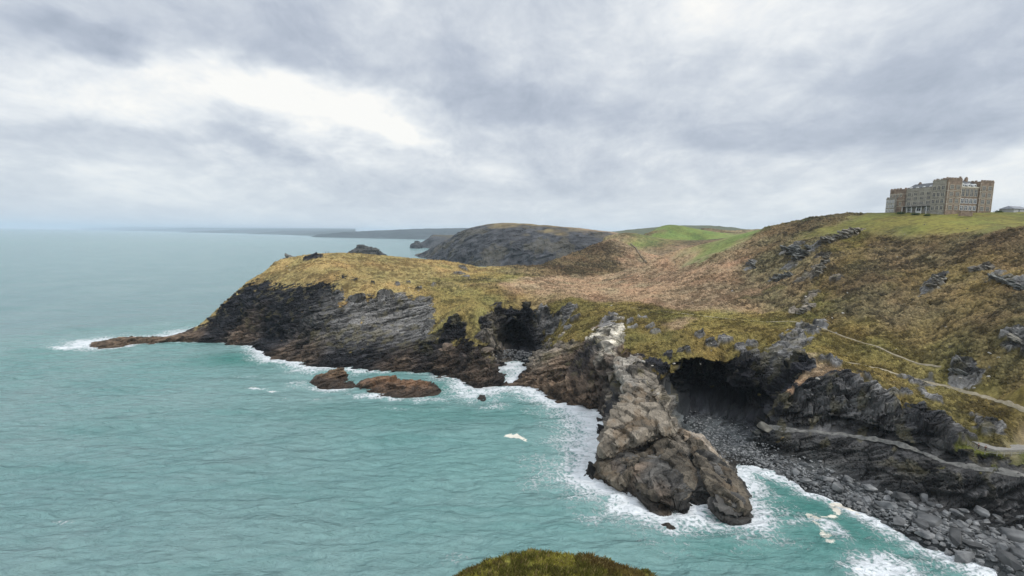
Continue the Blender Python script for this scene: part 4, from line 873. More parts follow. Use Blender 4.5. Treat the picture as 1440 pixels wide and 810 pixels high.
outcrop([(1345, 523), (1356, 526), (1338, 522)], 'dark low ledge beside the end of the upper footpath', 1.0, -.3, 3, M_bdark)
outcrop([(1140, 432), (1132, 437), (1124, 442), (1144, 424)], 'pale jumbled stones just above the footpath on the rib', 1.4, .8, 3)
outcrop([(388, 367), (397, 364), (408, 362)], 'dark slabs along the top left edge of the grassy headland', 3.4, .0, 4, M_bdark)

boulder([hull('boulder', M_btan, 1.0, .7, .55, 20, 311)], seen(1075, 602), 2.8, 'large tan boulder at the left end of the stone ledge above the cove beach', 'pale stones scattered over the slopes')
# ------------------------------------------------------------------ the great slabs of the spur, parts of one thing
M_slab = attr_mat('spur_slab', .85, 1.6, .4, .3)
spur0 = at(905, 600, z=14.0); spur = empty('rocky_spur', (spur0[0], spur0[1], 0))
tag(spur, 'great cracked slabs of the brown-grey rock spur running down into the surf', 'rock spur')
def slab(outline, thick, under, seed, rgb, label=None, fs=3.2):
    q = np.array([at(a, b, z=c) for a, b, c in outline])-np.array([spur0[0], spur0[1], 0]); c0 = q.mean(0); bm = bmesh.new()
    bq = c0+(q-c0)*under+np.array([1.0, 2.2, -thick]); bq[:, 2] = q[:, 2]-thick
    top = [bm.verts.new(v) for v in q]; bot = [bm.verts.new(v) for v in bq]; n_ = len(q)
    ct_, cb_ = bm.verts.new(c0+np.array([0, 0, .5])), bm.verts.new(c0-np.array([0, 0, thick]))
    for i in range(n_):
        bm.faces.new((top[i-1], top[i], ct_)); bm.faces.new((bot[i], bot[i-1], cb_)); bm.faces.new((top[i], top[i-1], bot[i-1], bot[i]))
    bmesh.ops.triangulate(bm, faces=bm.faces)
    for _ in range(7):
        lg = [e for e in bm.edges if e.calc_length() > .55]
        if not lg: break
        bmesh.ops.subdivide_edges(bm, edges=lg, cuts=1); bmesh.ops.triangulate(bm, faces=bm.faces)
    bmesh.ops.recalc_face_normals(bm, faces=bm.faces); bm.normal_update()
    V = np.array([v.co[:] for v in bm.verts], np.float32); Nv = np.array([v.normal[:] for v in bm.verts], np.float32); Ff = np.array([[v.index for v in f.verts] for f in bm.faces]) if not bm.verts.index_update() else None; bm.free()
    p = V+np.stack([fbm(V, 5, 2, seed), fbm(V, 5, 2, seed+1), fbm(V, 5, 2, seed+2)], 1)*.18
    d, tn, lf, ck = facets(p, Nv, R_SPUR, (fs*2.6, fs*1.9, fs*.42), seed, JS, .9, .12); d2, tn2, lf2, ck2 = facets(p, Nv, R_SPUR, (fs*.9, fs*.7, fs*.13), seed+5, JS, .9, .12)
    dd_ = np.clip(d, -1.3, 1.3)*.95+lf*.22+np.clip(d2, -.3, .3)*.7+lf2*.06-(1-sstep(0, .07, ck))*.40-(1-sstep(0, .06, ck2))*.12+fbm(V, .7, 3, seed+9)*.035
    c = np.array(rgb, np.float32)[None]*np.clip(1+(tn-.5)*.55+(tn2-.5)*.3+fbm(V, 3, 3, seed+11)*.3+(cells(V+fbm(V, 6, 2, seed+15)[:, None]*.3, (14, 9, .5), seed+16, R_SPUR)-.5)*.9, .28, 1.9)[:, None]; wl = sstep(3.4, 1.0, V[:, 2]+fbm(V, 2, 2, seed+12)*.5)[:, None]; c = c*(1-.55*wl)
    rs = sstep(.2, .6, fbm(V, 4, 3, seed+14))[:, None]*.5; c = c*(1-rs)+np.array((.19, .13, .075), np.float32)*rs*(np.mean(rgb)/.17)
    o = np_mesh('slab', V+Nv*dd_[:, None], Ff, M_slab, c.astype(np.float32), parent=spur)
    if label: o['label'] = label
TAN, MIDB, DKB = (.170, .145, .112), (.105, .087, .064), (.072, .061, .046)
slab([(866, 503, 23.5), (904, 503, 23.5), (908, 522, 21.5), (912, 540, 20), (880, 545, 19.5), (868, 525, 21)], 4.5, .85, 900, (.21, .19, .16), 'pale grey flat block at the top', 3.0)
slab([(884, 543, 20), (926, 556, 18.6), (940, 575, 16.4), (952, 600, 13.2), (932, 607, 12.6), (905, 614, 12), (873, 622, 10.6), (845, 639, 7.8), (840, 630, 8.4), (854, 602, 12.4), (868, 570, 16.4)], 4.2, .62, 910, TAN, 'broad tan slab overhanging a dark gap', 4.2)
slab([(836, 657, 3.6), (850, 643, 4.4), (888, 634, 5.0), (906, 642, 6.0), (892, 668, 5.8), (872, 680, 3.4), (848, 670, 2.8)], 4.5, .9, 920, MIDB, None, 3.4)
slab([(906, 636, 6.6), (938, 618, 8.4), (962, 632, 8.6), (978, 668, 6.2), (968, 692, 3.8), (940, 702, 3.2), (908, 694, 3.4), (892, 672, 5.4)], 6.0, .88, 930, DKB, 'dark layered lower slab', 3.6)
slab([(972, 620, 8), (990, 626, 7.6), (1012, 644, 6.8), (1036, 668, 5.4), (1050, 700, 3.4), (1050, 716, 2), (1026, 707, 3.6), (1002, 684, 5.8), (984, 652, 7.6)], 5.5, .9, 940, MIDB, 'separate fin beyond the dark cleft', 3.0)
slab([(955, 606, 8.4), (985, 612, 7), (1010, 640, 4.4), (1000, 648, 4.2), (972, 622, 7.4)], 3.5, .9, 950, (.26, .22, .175), 'pale washed block on the beach side', 2.6)
# ------------------------------------------------------------------ stone walls in the valley
M_wall = noise_mat('field_wall_stone', (.12, .09, .055), (.27, .22, .15), 1.5, .95, .6)
def field_wall(pts, label, h=1.5, w=.9):
    q = []
    for (a0, b0), (a1, b1) in zip(pts[:-1], pts[1:]):
        for k in range(5): q.append(seen(a0+(a1-a0)*k/5, b0+(b1-b0)*k/5))
    q = dense(np.array(q), 1.6); t_ = np.gradient(q[:, :2], axis=0); t_ /= np.linalg.norm(t_, axis=1, keepdims=True)+1e-9; V = []; c0 = q[0]
    for p, t in zip(q, t_):
        hh = h*random.uniform(.75, 1.2)
        for k, zz in ((-1, -.5), (-.8, hh*.9), (0, hh), (.8, hh*.9), (1, -.5)): V.append((p[0]-t[1]*k*w*.6-c0[0]+random.gauss(0, .06), p[1]+t[0]*k*w*.6-c0[1], p[2]+zz-c0[2]))
    o = np_mesh('stone_wall', V, grid_faces(len(q), 5), M_wall); o.location = c0; return tag(o, label, 'wall')
field_wall([(887, 344), (894, 350), (899, 358), (904, 366), (911, 372)], 'old stone wall running down beside the brown knoll in the valley', 1.7, 1.3)
field_wall([(847, 395), (865, 393), (880, 391), (893, 388)], 'low ruined wall line crossing the tan valley floor', 1.0, .8)

# ------------------------------------------------------------------ grassy ledge right under the viewer
kc = []
for a, b, d in ((640, 812, 25), (652, 803, 25.5), (668, 794, 26), (690, 785, 26), (720, 779, 26.2), (770, 775, 26.5), (800, 775.5, 26.5), (830, 780, 26.3), (860, 788, 26), (890, 798, 25.5), (915, 806, 25), (935, 813, 24.5)): kc.append(tuple(at(a, b, d=d)))
for a, b, d in ((700, 800, 24.6), (760, 795, 24.6), (800, 796, 24.6), (850, 803, 24.4), (780, 812, 23.3), (720, 812, 23.4), (840, 815, 23.3), (620, 838, 22.5), (960, 842, 22), (780, 850, 20), (700, 850, 20), (860, 850, 20)): kc.append(tuple(at(a, b, d=d)))
for x_, y_, z_ in ((-2, 29, 53.5), (2, 30, 52.5), (6, 29, 53.5), (-7, 26, 53), (11, 25, 53), (2, 36, 40), (-9, 33, 40), (12, 32, 40), (2, 46, 22), (-16, 40, 20), (20, 38, 20), (2, 58, -2), (-24, 50, -3), (28, 48, -3), (-16, 22, 52), (20, 21, 52), (-30, 25, 30), (34, 24, 30), (-45, 15, 5), (48, 15, 5),
                   (-3, 12, 63.5), (5, 12, 63.5), (0, 6, 69), (0, 2, 73), (0, -4, 73.4), (-10, 2, 71.5), (10, 2, 71.5), (-10, -5, 73), (10, -5, 73), (-14, 12, 59), (16, 12, 59), (-30, 5, 52), (32, 5, 52), (-40, -6, 50), (44, -6, 50)): kc.append((x_, y_, z_))
krb = RBF(np.array(kc)); kx = np.concatenate([np.arange(-46, -7, .8), np.arange(-7, 12, .07), np.arange(12, 48, .8)]); ky = np.concatenate([np.arange(-6, 20, .5), np.arange(20, 29, .07), np.arange(29, 60, .5)])
gx, gy = np.meshgrid(kx, ky, indexing='ij'); kz = krb(np.stack([gx.ravel(), gy.ravel()], 1)); kp = np.stack([gx.ravel(), gy.ravel(), kz], 1).astype(np.float32); k2 = kp*np.array([1, 1, 0], np.float32)
lump = np.abs(fbm(k2, 1.5, 2, 600))*.30+fbm(k2, .6, 3, 601)*.12+fbm(k2, .22, 2, 602)*.05
kp[:, 2] += lump-.42; t = sstep(-.3, .35, fbm(k2, 1.1, 3, 603)+.6*fbm(k2, .3, 2, 604))[:, None]; t2 = sstep(.1, .5, fbm(k2, 2.2, 3, 605)+.4*fbm(k2, .4, 2, 608))[:, None]
kcol = C(.130, .128, .026)*(1-t)+C(.340, .315, .065)*t; kcol = kcol*(1-.7*t2)+C(.155, .095, .038)*.7*t2
stp = sstep(45, 52, kp[:, 2])[:, None]; kcol = kcol*stp+C(.07, .065, .055)*(1-stp)
tag(np_mesh('grassy_ledge', kp, grid_faces(len(kx), len(ky))[:, ::-1], attr_mat('ledge_cover', .95, 9, .35), kcol.astype(np.float32), True), kind='structure')
gv, gf, gc = [], [], []; gi = 0
for k in range(34000):
    X = random.uniform(-4.8, 9.5); Y = random.uniform(21.5, 28.2); i = np.searchsorted(kx, X); j = np.searchsorted(ky, Y); zz = kp[i*len(ky)+j]
    if vnoise(np.array([[X*1.6, Y*1.6, 3.]]), 7)[0] < .12: continue
    an = random.random()*6.28; Lb = random.uniform(.12, .36); wb = .017; ln = random.uniform(.05, .2)
    dx, dy = math.cos(an), math.sin(an); lx, ly = math.cos(an+1.3)*ln, math.sin(an+1.3)*ln
    gv += [(X-dx*wb, Y-dy*wb, zz[2]-.03), (X+dx*wb, Y+dy*wb, zz[2]-.03), (X+lx*.6, Y+ly*.6, zz[2]+Lb*.75), (X+lx*1.3, Y+ly*1.3, zz[2]+Lb)]
    gf += [(gi, gi+1, gi+2), (gi+2, gi+1, gi+3)]; gi += 4; c = kcol[i*len(ky)+j]*random.uniform(.75, 1.5); c = c if random.random() > .22 else C(.34, .27, .11)*random.uniform(.6, 1.1); gc += [c]*4
tag(np_mesh('grass', gv, gf, attr_mat('grass_blades', .9, 3, .2), np.array(gc, np.float32)), 'tufted green grass on the ledge at the bottom of the view', 'grass', None, 'stuff')
# ------------------------------------------------------------------ tussocks, heather and bracken: uncounted ground cover
def tufts(name, label, n_, wt, rad, hgt_, dark, seed):
    r_ = np.random.default_rng(seed); rr_ = np.hypot(Pa[:, 0], Pa[:, 1]); ok_ = (rock < .12) & (pd_ > 1.2) & (calm < .25) & (rr_ < 620) & (Pa[:, 2] > 6)
    pr = np.where(ok_, wt, 0).astype(np.float64); pr /= pr.sum(); k = r_.choice(len(Pa), n_, p=pr); p = Pd[k]; m = len(k); sc = (.75+.25*rr_[k]/220)*r_.uniform(.6, 1.35, m)
    th = r_.uniform(0, 6.28, m)[:, None]+np.arange(6)[None]*math.pi/3; ra = (rad*sc)[:, None]*r_.uniform(.6, 1.25, (m, 6))
    V = np.empty((m, 10, 3), np.float32)
    V[:, :6, 0] = p[:, 0:1]+np.cos(th)*ra; V[:, :6, 1] = p[:, 1:2]+np.sin(th)*ra; V[:, :6, 2] = p[:, 2:3]-.15*sc[:, None]
    hh = (hgt_*sc*r_.uniform(.6, 1.4, m))[:, None]; t3 = th[:, ::2]+r_.normal(0, .3, (m, 3))
    V[:, 6:9, 0] = p[:, 0:1]+np.cos(t3)*ra[:, ::2]*.6; V[:, 6:9, 1] = p[:, 1:2]+np.sin(t3)*ra[:, ::2]*.6; V[:, 6:9, 2] = p[:, 2:3]+hh*r_.uniform(.5, 1.0, (m, 3))
    V[:, 9, 0] = p[:, 0]; V[:, 9, 1] = p[:, 1]; V[:, 9, 2] = p[:, 2]+hh[:, 0]
    tri = np.array([(0, 1, 6), (1, 2, 7), (6, 1, 7), (2, 3, 7), (3, 4, 8), (7, 3, 8), (4, 5, 8), (5, 0, 6), (8, 5, 6), (6, 7, 9), (7, 8, 9), (8, 6, 9)])
    f_ = (np.arange(m)[:, None, None]*10+tri[None]).reshape(-1, 3)
    c = np.repeat((col[k]*r_.uniform(dark[0], dark[1], (m, 1))).astype(np.float32)[:, None], 10, 1); c[:, 6:] *= 1.08
    return tag(np_mesh(name, V.reshape(-1, 3), f_, M_land, c.reshape(-1, 3)), label, 'ground cover', None, 'stuff')
wh_ = W[:, names.index('heath')]+W[:, names.index('heath2')]+.06*W[:, names.index('bracken')]+.15*W[:, names.index('olive')]
wg_ = W[:, names.index('olive')]+W[:, names.index('olive2')]+.6*W[:, names.index('straw2')]+.35*W[:, names.index('straw')]+.4*W[:, names.index('bracken')]
tufts('heather', 'dark brown heather and dead bracken covering the hillside', 70000, wh_, .62, .46, (.68, 1.22), 11)
tufts('tussock_grass', 'yellowed tussocks of rough grass on the slopes', 70000, wg_, .48, .34, (.75, 1.3), 12)
# ------------------------------------------------------------------ the castle-like hotel on the hill
def box(bm, x0, x1, y0, y1, z0, z1):
    v = [bm.verts.new(c) for c in ((x0, y0, z0), (x1, y0, z0), (x1, y1, z0), (x0, y1, z0), (x0, y0, z1), (x1, y0, z1), (x1, y1, z1), (x0, y1, z1))]
    for f in ((0, 3, 2, 1), (4, 5, 6, 7), (0, 1, 5, 4), (1, 2, 6, 5), (2, 3, 7, 6), (3, 0, 4, 7)): bm.faces.new([v[i] for i in f])
def mk(name, boxes, mat, parent=None, extra=None):
    bm = bmesh.new()
    for b_ in boxes: box(bm, *b_)
    if extra: extra(bm)
    me = bpy.data.meshes.new(name); bm.to_mesh(me); bm.free(); me.materials.append(mat)
    o = bpy.data.objects.new(name, me); COL.objects.link(o)
    if parent: o.parent = parent
    return o
def stone_mat(name, c1, c2, cm):
    m, n, l, b = new_mat(name, .9, .2); t = n.new('ShaderNodeTexCoord')
    mp = n.new('ShaderNodeMapping'); mp.inputs['Rotation'].default_value = (R(90), 0, 0)
    geo = n.new('ShaderNodeNewGeometry'); 
    sp_ = n.new('ShaderNodeSeparateXYZ'); l.new(t.outputs['Object'], sp_.inputs[0]); ad = n.new('ShaderNodeMath'); l.new(sp_.outputs[0], ad.inputs[0]); l.new(sp_.outputs[1], ad.inputs[1])
    cb = n.new('ShaderNodeCombineXYZ'); l.new(ad.outputs[0], cb.inputs[0]); l.new(sp_.outputs[2], cb.inputs[1])
    br = n.new('ShaderNodeTexBrick'); br.inputs['Scale'].default_value = 1.0; br.inputs['Color1'].default_value = (*c1, 1); br.inputs['Color2'].default_value = (*c2, 1); br.inputs['Mortar'].default_value = (*cm, 1)
    br.inputs['Mortar Size'].default_value = .02; br.inputs['Brick Width'].default_value = .8; br.inputs['Row Height'].default_value = .35; l.new(cb.outputs[0], br.inputs['Vector'])
    x = n.new('ShaderNodeTexNoise'); x.inputs['Scale'].default_value = .5; x.inputs['Detail'].default_value = 6; l.new(t.outputs['Object'], x.inputs['Vector'])
    mr_ = n.new('ShaderNodeMapRange'); mr_.inputs['From Min'].default_value = .3; mr_.inputs['From Max'].default_value = .7; mr_.inputs['To Min'].default_value = .65; mr_.inputs['To Max'].default_value = 1.3; l.new(x.outputs['Fac'], mr_.inputs['Value'])
    vs_ = n.new('ShaderNodeVectorMath'); vs_.operation = 'SCALE'; l.new(br.outputs['Color'], vs_.inputs[0]); l.new(mr_.outputs[0], vs_.inputs['Scale']); l.new(vs_.outputs[0], b.inputs['Base Color'])
    return m
M_gst = stone_mat('grey_stone', (.27, .25, .21), (.36, .335, .28), (.22, .20, .17))
M_bst = stone_mat('brown_stone', (.20, .145, .105), (.285, .215, .160), (.18, .14, .11))
M_trim = noise_mat('pale_dressed_stone', (.46, .42, .33), (.60, .55, .45), 1.2, .85, 0)
M_white = noise_mat('white_paint', (.68, .68, .66), (.8, .8, .78), 1.5, .5, 0)
M_slate = noise_mat('slate_roof', (.06, .065, .07), (.11, .115, .12), 2.0, .6, .3)
M_lead = noise_mat('roof_felt', (.09, .09, .09), (.13, .13, .125), 1.0, .9, .2)
mg, ng, lg, bg_ = new_mat('window_glass', .08, .6); bg_.inputs['Base Color'].default_value = (.03, .035, .045, 1)
hotel_at = at(1327.5, 297, d=300.0); BASE = hotel_at[2]-1.0
hotel = empty('castle_hotel', (hotel_at[0], hotel_at[1], BASE), math.atan2(.17, .985))
tag(hotel, 'large castle-style hotel of grey and brown stone with battlements on the green hilltop', 'hotel')
TH = 1.0          # ground level inside the local frame
HM, HT = 16.0, 19.4
mk('wall', [(1.0, 33.4, 1.0, 35.6, -2, TH+15.6)], M_gst, hotel)
mk('roof', [(1.2, 33.2, 1.2, 35.4, TH+15.6, TH+15.9)], M_lead, hotel)
def battlement(x0, x1, y0, y1, z, mat, par, h=.8, step=1.9):
    bx = []; t = .45; e = .12
    bx += [(x0-e, x1+e, y0-e, y0+t, z, z+.55), (x0-e, x1+e, y1-t, y1+e, z, z+.55), (x0-e, x0+t, y0+t, y1-t, z, z+.55), (x1-t, x1+e, y0+t, y1-t, z, z+.55)]
    n_ = max(2, int((x1-x0)/step)); 
    for k in range(n_):
        c_ = x0+(k+.5)*(x1-x0)/n_; w_ = (x1-x0)/n_*.29
        bx += [(c_-w_, c_+w_, y0-e, y0+t, z+.55, z+.55+h), (c_-w_, c_+w_, y1-t, y1+e, z+.55, z+.55+h)]
    n_ = max(2, int((y1-y0)/step))
    for k in range(n_):
        c_ = y0+(k+.5)*(y1-y0)/n_; w_ = (y1-y0)/n_*.29
        if c_-w_ > y0+t+.02 and c_+w_ < y1-t-.02: bx += [(x0-e, x0+t, c_-w_, c_+w_, z+.55, z+.55+h), (x1-t, x1+e, c_-w_, c_+w_, z+.55, z+.55+h)]
    return mk('parapet', bx, mat, par)
def tower(x0, x1, y0, y1, top, mat, lab=None):
    t = mk('tower', [(x0, x1, y0, y1, -2, TH+top)], mat, hotel); battlement(x0, x1, y0, y1, TH+top, mat, t)
    for s_ in (): pass
    mk('string_course', [(x0-.14, x1+.14, y0-.14, y1+.14, TH+z_, TH+z_+.22) for z_ in (4.3, 8.4, 12.4) if z_ < top-1], M_trim if mat is M_bst else M_gst, t)
    if lab: t['label'] = lab
    return t
tC = tower(0, 9.2, 0.35, 8.6, 18.6, M_gst, 'grey stone corner tower')
tB = tower(.3, 10.4, -.55, 3.2, 19.0, M_bst, 'brown stone tower with pale window surrounds')
tD = tower(24.3, 34.3, -.5, 7.5, 18.2, M_bst, 'brown stone tower at the right end')
tA = tower(-.4, 8.0, 26.2, 36.4, 15.2, M_bst, 'brown stone tower at the left end')
mk('annex', [(-1.6, 3.0, 31.0, 37.6, -2, TH+9.6)], M_gst, hotel)
battlement(-1.6, 3.0, 31.0, 37.6, TH+9.6, M_gst, hotel)
mk('bay_front', [(10.5, 24.2, .2, .98, -2, TH+14.6)], M_bst, hotel)
mk('parapet', [(10.5, 24.2, -.02, .5, TH+14.6, TH+15.3)], M_trim, hotel)
mk('parapet', [(.9, 1.4, 8.8, 26.1, TH+13.9, TH+14.5)], M_gst, hotel)
for k, (x_, y_, h_) in enumerate(((14, 4, 21.2), (20, 5, 21.2), (7, 12, 20.5), (6, 22, 19.3), (28, 12, 20.8), (12, 10, 21.5))):
    c_ = mk('chimney', [(x_, x_+1.6, y_, y_+1.0, TH+15.9, TH+h_)], M_bst, hotel)
    mk('chimney_pot', [(x_+.2+.5*j, x_+.5+.5*j, y_+.3, y_+.6, TH+h_, TH+h_+.7) for j in range(3)], M_bst, c_)
# pitched slate roofs behind the parapets
def pitched(x0, x1, y0, y1, z0, z1, alongx):
    def ex(bm):
        if alongx: q = [(x0, y0, z0), (x1, y0, z0), (x1, y1, z0), (x0, y1, z0), (x0, (y0+y1)/2, z1), (x1, (y0+y1)/2, z1)]; fs = ((0, 1, 5, 4), (2, 3, 4, 5), (0, 4, 3), (1, 2, 5), (0, 3, 2, 1))
        else: q = [(x0, y0, z0), (x1, y0, z0), (x1, y1, z0), (x0, y1, z0), ((x0+x1)/2, y0, z1), ((x0+x1)/2, y1, z1)]; fs = ((1, 2, 5, 4), (3, 0, 4, 5), (0, 1, 4), (2, 3, 5), (0, 3, 2, 1))
        v = [bm.verts.new(c) for c in q]
        for f in fs: bm.faces.new([v[i] for i in f])
    return mk('roof', [], M_slate, hotel, ex)
pitched(1.5, 12, 9.2, 25.8, TH+15.91, TH+18.8, False)
pitched(11, 24, 1.3, 10, TH+15.91, TH+19.3, True)
def dormer(x, y, z, facing_x):
    wd = 1.7
    def ex(bm):
        pr = [(-wd/2, 0), (wd/2, 0), (wd/2, 1.2)] + [(wd/2*math.cos(a), 1.2+.75*math.sin(a)) for a in [math.pi*k/6 for k in range(1, 6)]] + [(-wd/2, 1.2)]
        fr = [bm.verts.new((x, y+a, z+b)) if facing_x else bm.verts.new((x+a, y, z+b)) for a, b in pr]
        bk = [bm.verts.new((x+2.5, y+a, z+b)) if facing_x else bm.verts.new((x+a, y+2.5, z+b)) for a, b in pr]
        bm.faces.new(fr); bm.faces.new(bk[::-1])
        for i in range(len(pr)): bm.faces.new((fr[i], fr[i-1], bk[i-1], bk[i]))
    d_ = mk('dormer', [], M_white, hotel, ex)
    mk('pane', [(x-.05, x+.02, y-.5, y+.5, z+.3, z+1.2)] if facing_x else [(x-.5, x+.5, y-.05, y+.02, z+.3, z+1.2)], mg, d_)
for k in range(4): dormer(1.42, 11.2+k*4.2, TH+14.55, True)
for k in range(3): dormer(12.9+k*4.4, .55, TH+15.32, False)
def win(face, u, z, w_, h_, plane, frame, nl=2, arch=False, par=hotel):
    """window in face 'L' (plane x) or 'F' (plane y); frame with lights, one dark pane behind"""
    fr = []; t = .16; P_ = plane
    def B(u0, u1, z0, z1, d0, d1): return (P_-d1, P_-d0, u0, u1, z0, z1) if face == 'L' else (u0, u1, P_-d1, P_-d0, z0, z1)
    u0, u1, z0, z1 = u-w_/2, u+w_/2, z, z+h_
    fr += [B(u0-t, u1+t, z0-t, z0, 0, .20), B(u0-t, u1+t, z1, z1+t*1.4, 0, .20), B(u0-t, u0, z0, z1, 0, .17), B(u1, u1+t, z0, z1, 0, .17)]
    for k in range(1, nl): c_ = u0+(u1-u0)*k/nl; fr.append(B(c_-.07, c_+.07, z0, z1, 0, .14))
    fr.append(B(u0, u1, z0+h_*.6, z0+h_*.6+.08, 0, .12))
    o = mk('window', fr, frame, par)
    mk('pane', [B(u0, u1, z0, z1, -.02, .05)], mg, o); return o
for z_ in (.9, 5.0, 9.1, 13.1):
    for u in (1.9, 4.5, 7.1): win('L', u, TH+z_+.2, 1.7, 2.2, 0, M_trim, 2)
for z_ in (5.2, 8.2, 11.0):
    for k in range(4): win('L', 11.2+k*4.2, TH+z_, 2.3, 1.8, 1.0, M_trim, 3)
for z_ in (5.0, 10.6):
    for u in (28.4, 30.6, 33.0, 35.2): 
        if not (u > 30.2 and z_ < 9): win('L', u, TH+z_+.2, 1.1, 2.0, -.4, M_trim, 2)
for z_ in (.9, 4.0, 7.0):
    for u in (32.4, 34.4, 36.4): win('L', u, TH+z_, 1.0, 1.7, -1.6, M_white, 2)
for u in (1.6,): pass
for z_ in (.7, 4.9, 9.0, 13.2):
    for u in (3.2, 7.6): win('F', u, TH+z_+.3, 2.3, 2.3, -.55, M_trim, 3)
    for u in (27.0, 31.4): win('F', u, TH+z_+.2, 2.4, 2.4, -.5, M_trim, 3)
for z_ in (.7, 5.0, 9.2, 11.9):
    for u in (12.6, 15.8, 19.0, 22.2): win('F', u, TH+z_+.3, 2.2, 1.7 if z_ > 11 else 2.5, .2, M_white if z_ == 5.0 or z_ == .7 else M_trim, 2)
for x_ in (.3, 10.0): mk('quoin', [(x_, x_+.4, -.66, -.552, TH+k*.9, TH+k*.9+.5) for k in range(20)], M_trim, tB)
for x_ in (24.3, 33.9): mk('quoin', [(x_, x_+.4, -.61, -.502, TH+k*.9, TH+k*.9+.5) for k in range(20)], M_trim, tD)
ver = mk('veranda_roof', [(-1.9, 1.0, 9.2, 26.0, TH+3.6, TH+3.85)], M_slate, hotel)
for k in range(6): mk('veranda_post', [(-1.75, -1.55, 9.5+k*3.2, 9.7+k*3.2, -1, TH+3.6)], M_white, hotel)
dr = mk('door', [(.86, 1.0, 15.0, 18.6, TH-.5, TH+3.0)], M_white, hotel); mk('pane', [(.80, .857, 15.4, 16.7, TH+.9, TH+2.7), (.80, .857, 16.9, 18.2, TH+.9, TH+2.7)], mg, dr)
for u in (11.5, 22.5): win('L', u, TH+.8, 2.6, 1.9, 1.0, M_white, 3)
# low brown stone garden building and wall on the lawn, shed at the edge
gb = at(1359, 303, d=283); g_ = empty('garden_wall', (gb[0], gb[1], gb[2]-.4), .2)
mk('wall', [(-3.6, 3.6, 0, 1.0, 0, 2.6)], M_bst, g_); mk('coping', [(-3.75, 3.75, -.12, 1.12, 2.6, 2.85)], M_bst, g_); mk('pier', [(-4.4, -3.6, -.1, 1.1, 0, 3.2)], M_bst, g_); mk('pier', [(3.6, 4.4, -.1, 1.1, 0, 3.2)], M_bst, g_)
tag(g_, 'short brown stone wall standing on the lawn in front of the castle hotel', 'wall')
sp0 = at(1431, 297, d=300); s_ = empty('outbuilding', (sp0[0], sp0[1], sp0[2]-1.0), .35)
mk('wall', [(-4, 12, 0, 7, 0, 2.5)], noise_mat('render_grey', (.34, .34, .34), (.42, .42, .42), 1, .9, 0), s_)
def shed_roof(bm):
    q = [(-4.4, -.5, 2.4), (12.4, -.5, 2.4), (12.4, 7.5, 2.4), (-4.4, 7.5, 2.4), (-2.5, 3.5, 4.3), (10.5, 3.5, 4.3)]
    v = [bm.verts.new(c) for c in q]
    for f in ((0, 1, 5, 4), (2, 3, 4, 5), (0, 4, 3), (1, 2, 5), (0, 3, 2, 1)): bm.faces.new([v[i] for i in f])
mk('roof', [], noise_mat('pale_slate', (.17, .18, .20), (.25, .26, .28), 1, .7, .1), s_, shed_roof)
mk('door', [(1, 2, -.06, -.002, 0, 2.1)], M_slate, s_); tag(s_, 'low grey outbuilding with a pitched roof at the right edge of the lawn', 'outbuilding')
# shrubs at the foot of the hotel
M_leaf = noise_mat('shrub_leaf', (.022, .040, .012), (.060, .085, .025), 4, .9, 0)
def shrub(p, rx, rz_, label, grp):
    V, Ff = [], []; r = random.Random(p[0])
    for k in range(420):
        v = Vector((r.gauss(0, 1), r.gauss(0, 1), abs(r.gauss(0, .8)))).normalized()*r.uniform(.55, 1.05)*(1+.25*math.sin(7*r.random())); c_ = np.array((v.x*rx, v.y*rx, v.z*rz_))
        u_ = Vector((r.gauss(0, 1), r.gauss(0, 1), r.gauss(0, 1))).normalized()*.3; w_ = u_.orthogonal().normalized()*.2; b_ = len(V)
        for a_ in (u_, w_, -u_, -w_): V.append(c_+np.array(a_))
        Ff.append((b_, b_+1, b_+2, b_+3))
    e_ = empty('shrub', p); np_mesh('foliage', V, Ff, M_leaf, parent=e_)
    mk('stem', [(-.08, .08, -.08, .08, -.6, rz_*.6)], M_bst, e_); return tag(e_, label, 'shrub', grp)
for a, d, rx, rz_, lb in ((1262, 318, 2.2, 1.5, 'dark shrub below the left end of the hotel'), (1283, 308, 1.8, 1.3, 'small dark shrub below the hotel veranda'), (1300, 300, 1.5, 1.0, 'smallest dark shrub, below the corner tower of the hotel'), (1399, 303, 2.0, 1.2, 'dark shrub past the right end of the hotel')):
    p = gnd(a, d); p[2] = surf(p[0], p[1]); shrub(p, rx, rz_, lb, 'shrubs round the hotel')

# ------------------------------------------------------------------ viewing terrace with its fence, lower right
M_wood = noise_mat('weathered_timber', (.22, .20, .155), (.36, .33, .27), 2, .9, .2)
fl = [at(a, b, z=c) for a, b, c in ((1354, 613, 19.8), (1361, 625, 18.2), (1371, 632, 17.6), (1385, 637, 17.5), (1402, 639.5, 17.5), (1422, 639.5, 17.5), (1446, 638, 17.5), (1470, 636, 17.5))]
for p in fl: p[2] = max(p[2], surf(p[0], p[1]))
fq_ = dense(np.array(fl), 1.9); fence = empty('timber_fence', fq_[0]); f0 = fq_[0]
for p in fq_: mk('post', [(p[0]-f0[0]-.07, p[0]-f0[0]+.07, p[1]-f0[1]-.07, p[1]-f0[1]+.07, p[2]-f0[2]-.4, p[2]-f0[2]+1.2)], M_wood, fence)
for hh, th_ in ((1.12, .12), (.72, .16), (.32, .16)):
    V = []
    for p in fq_:
        for dx, dz in ((-.03, -th_/2), (.03, -th_/2), (.03, th_/2), (-.03, th_/2), (-.03, -th_/2)): V.append((p[0]-f0[0]+dx, p[1]-f0[1]+dx-.08, p[2]-f0[2]+hh+dz))
    np_mesh('rail', V, grid_faces(len(fq_), 5), M_wood, parent=fence)
tag(fence, 'pale timber fence curving round the small viewing terrace at the right edge', 'fence')
tv = [seen(a, b) for a, b in ((1366, 623), (1380, 633), (1400, 636), (1425, 636), (1460, 634), (1460, 627), (1430, 625), (1410, 622), (1395, 627), (1378, 621))]
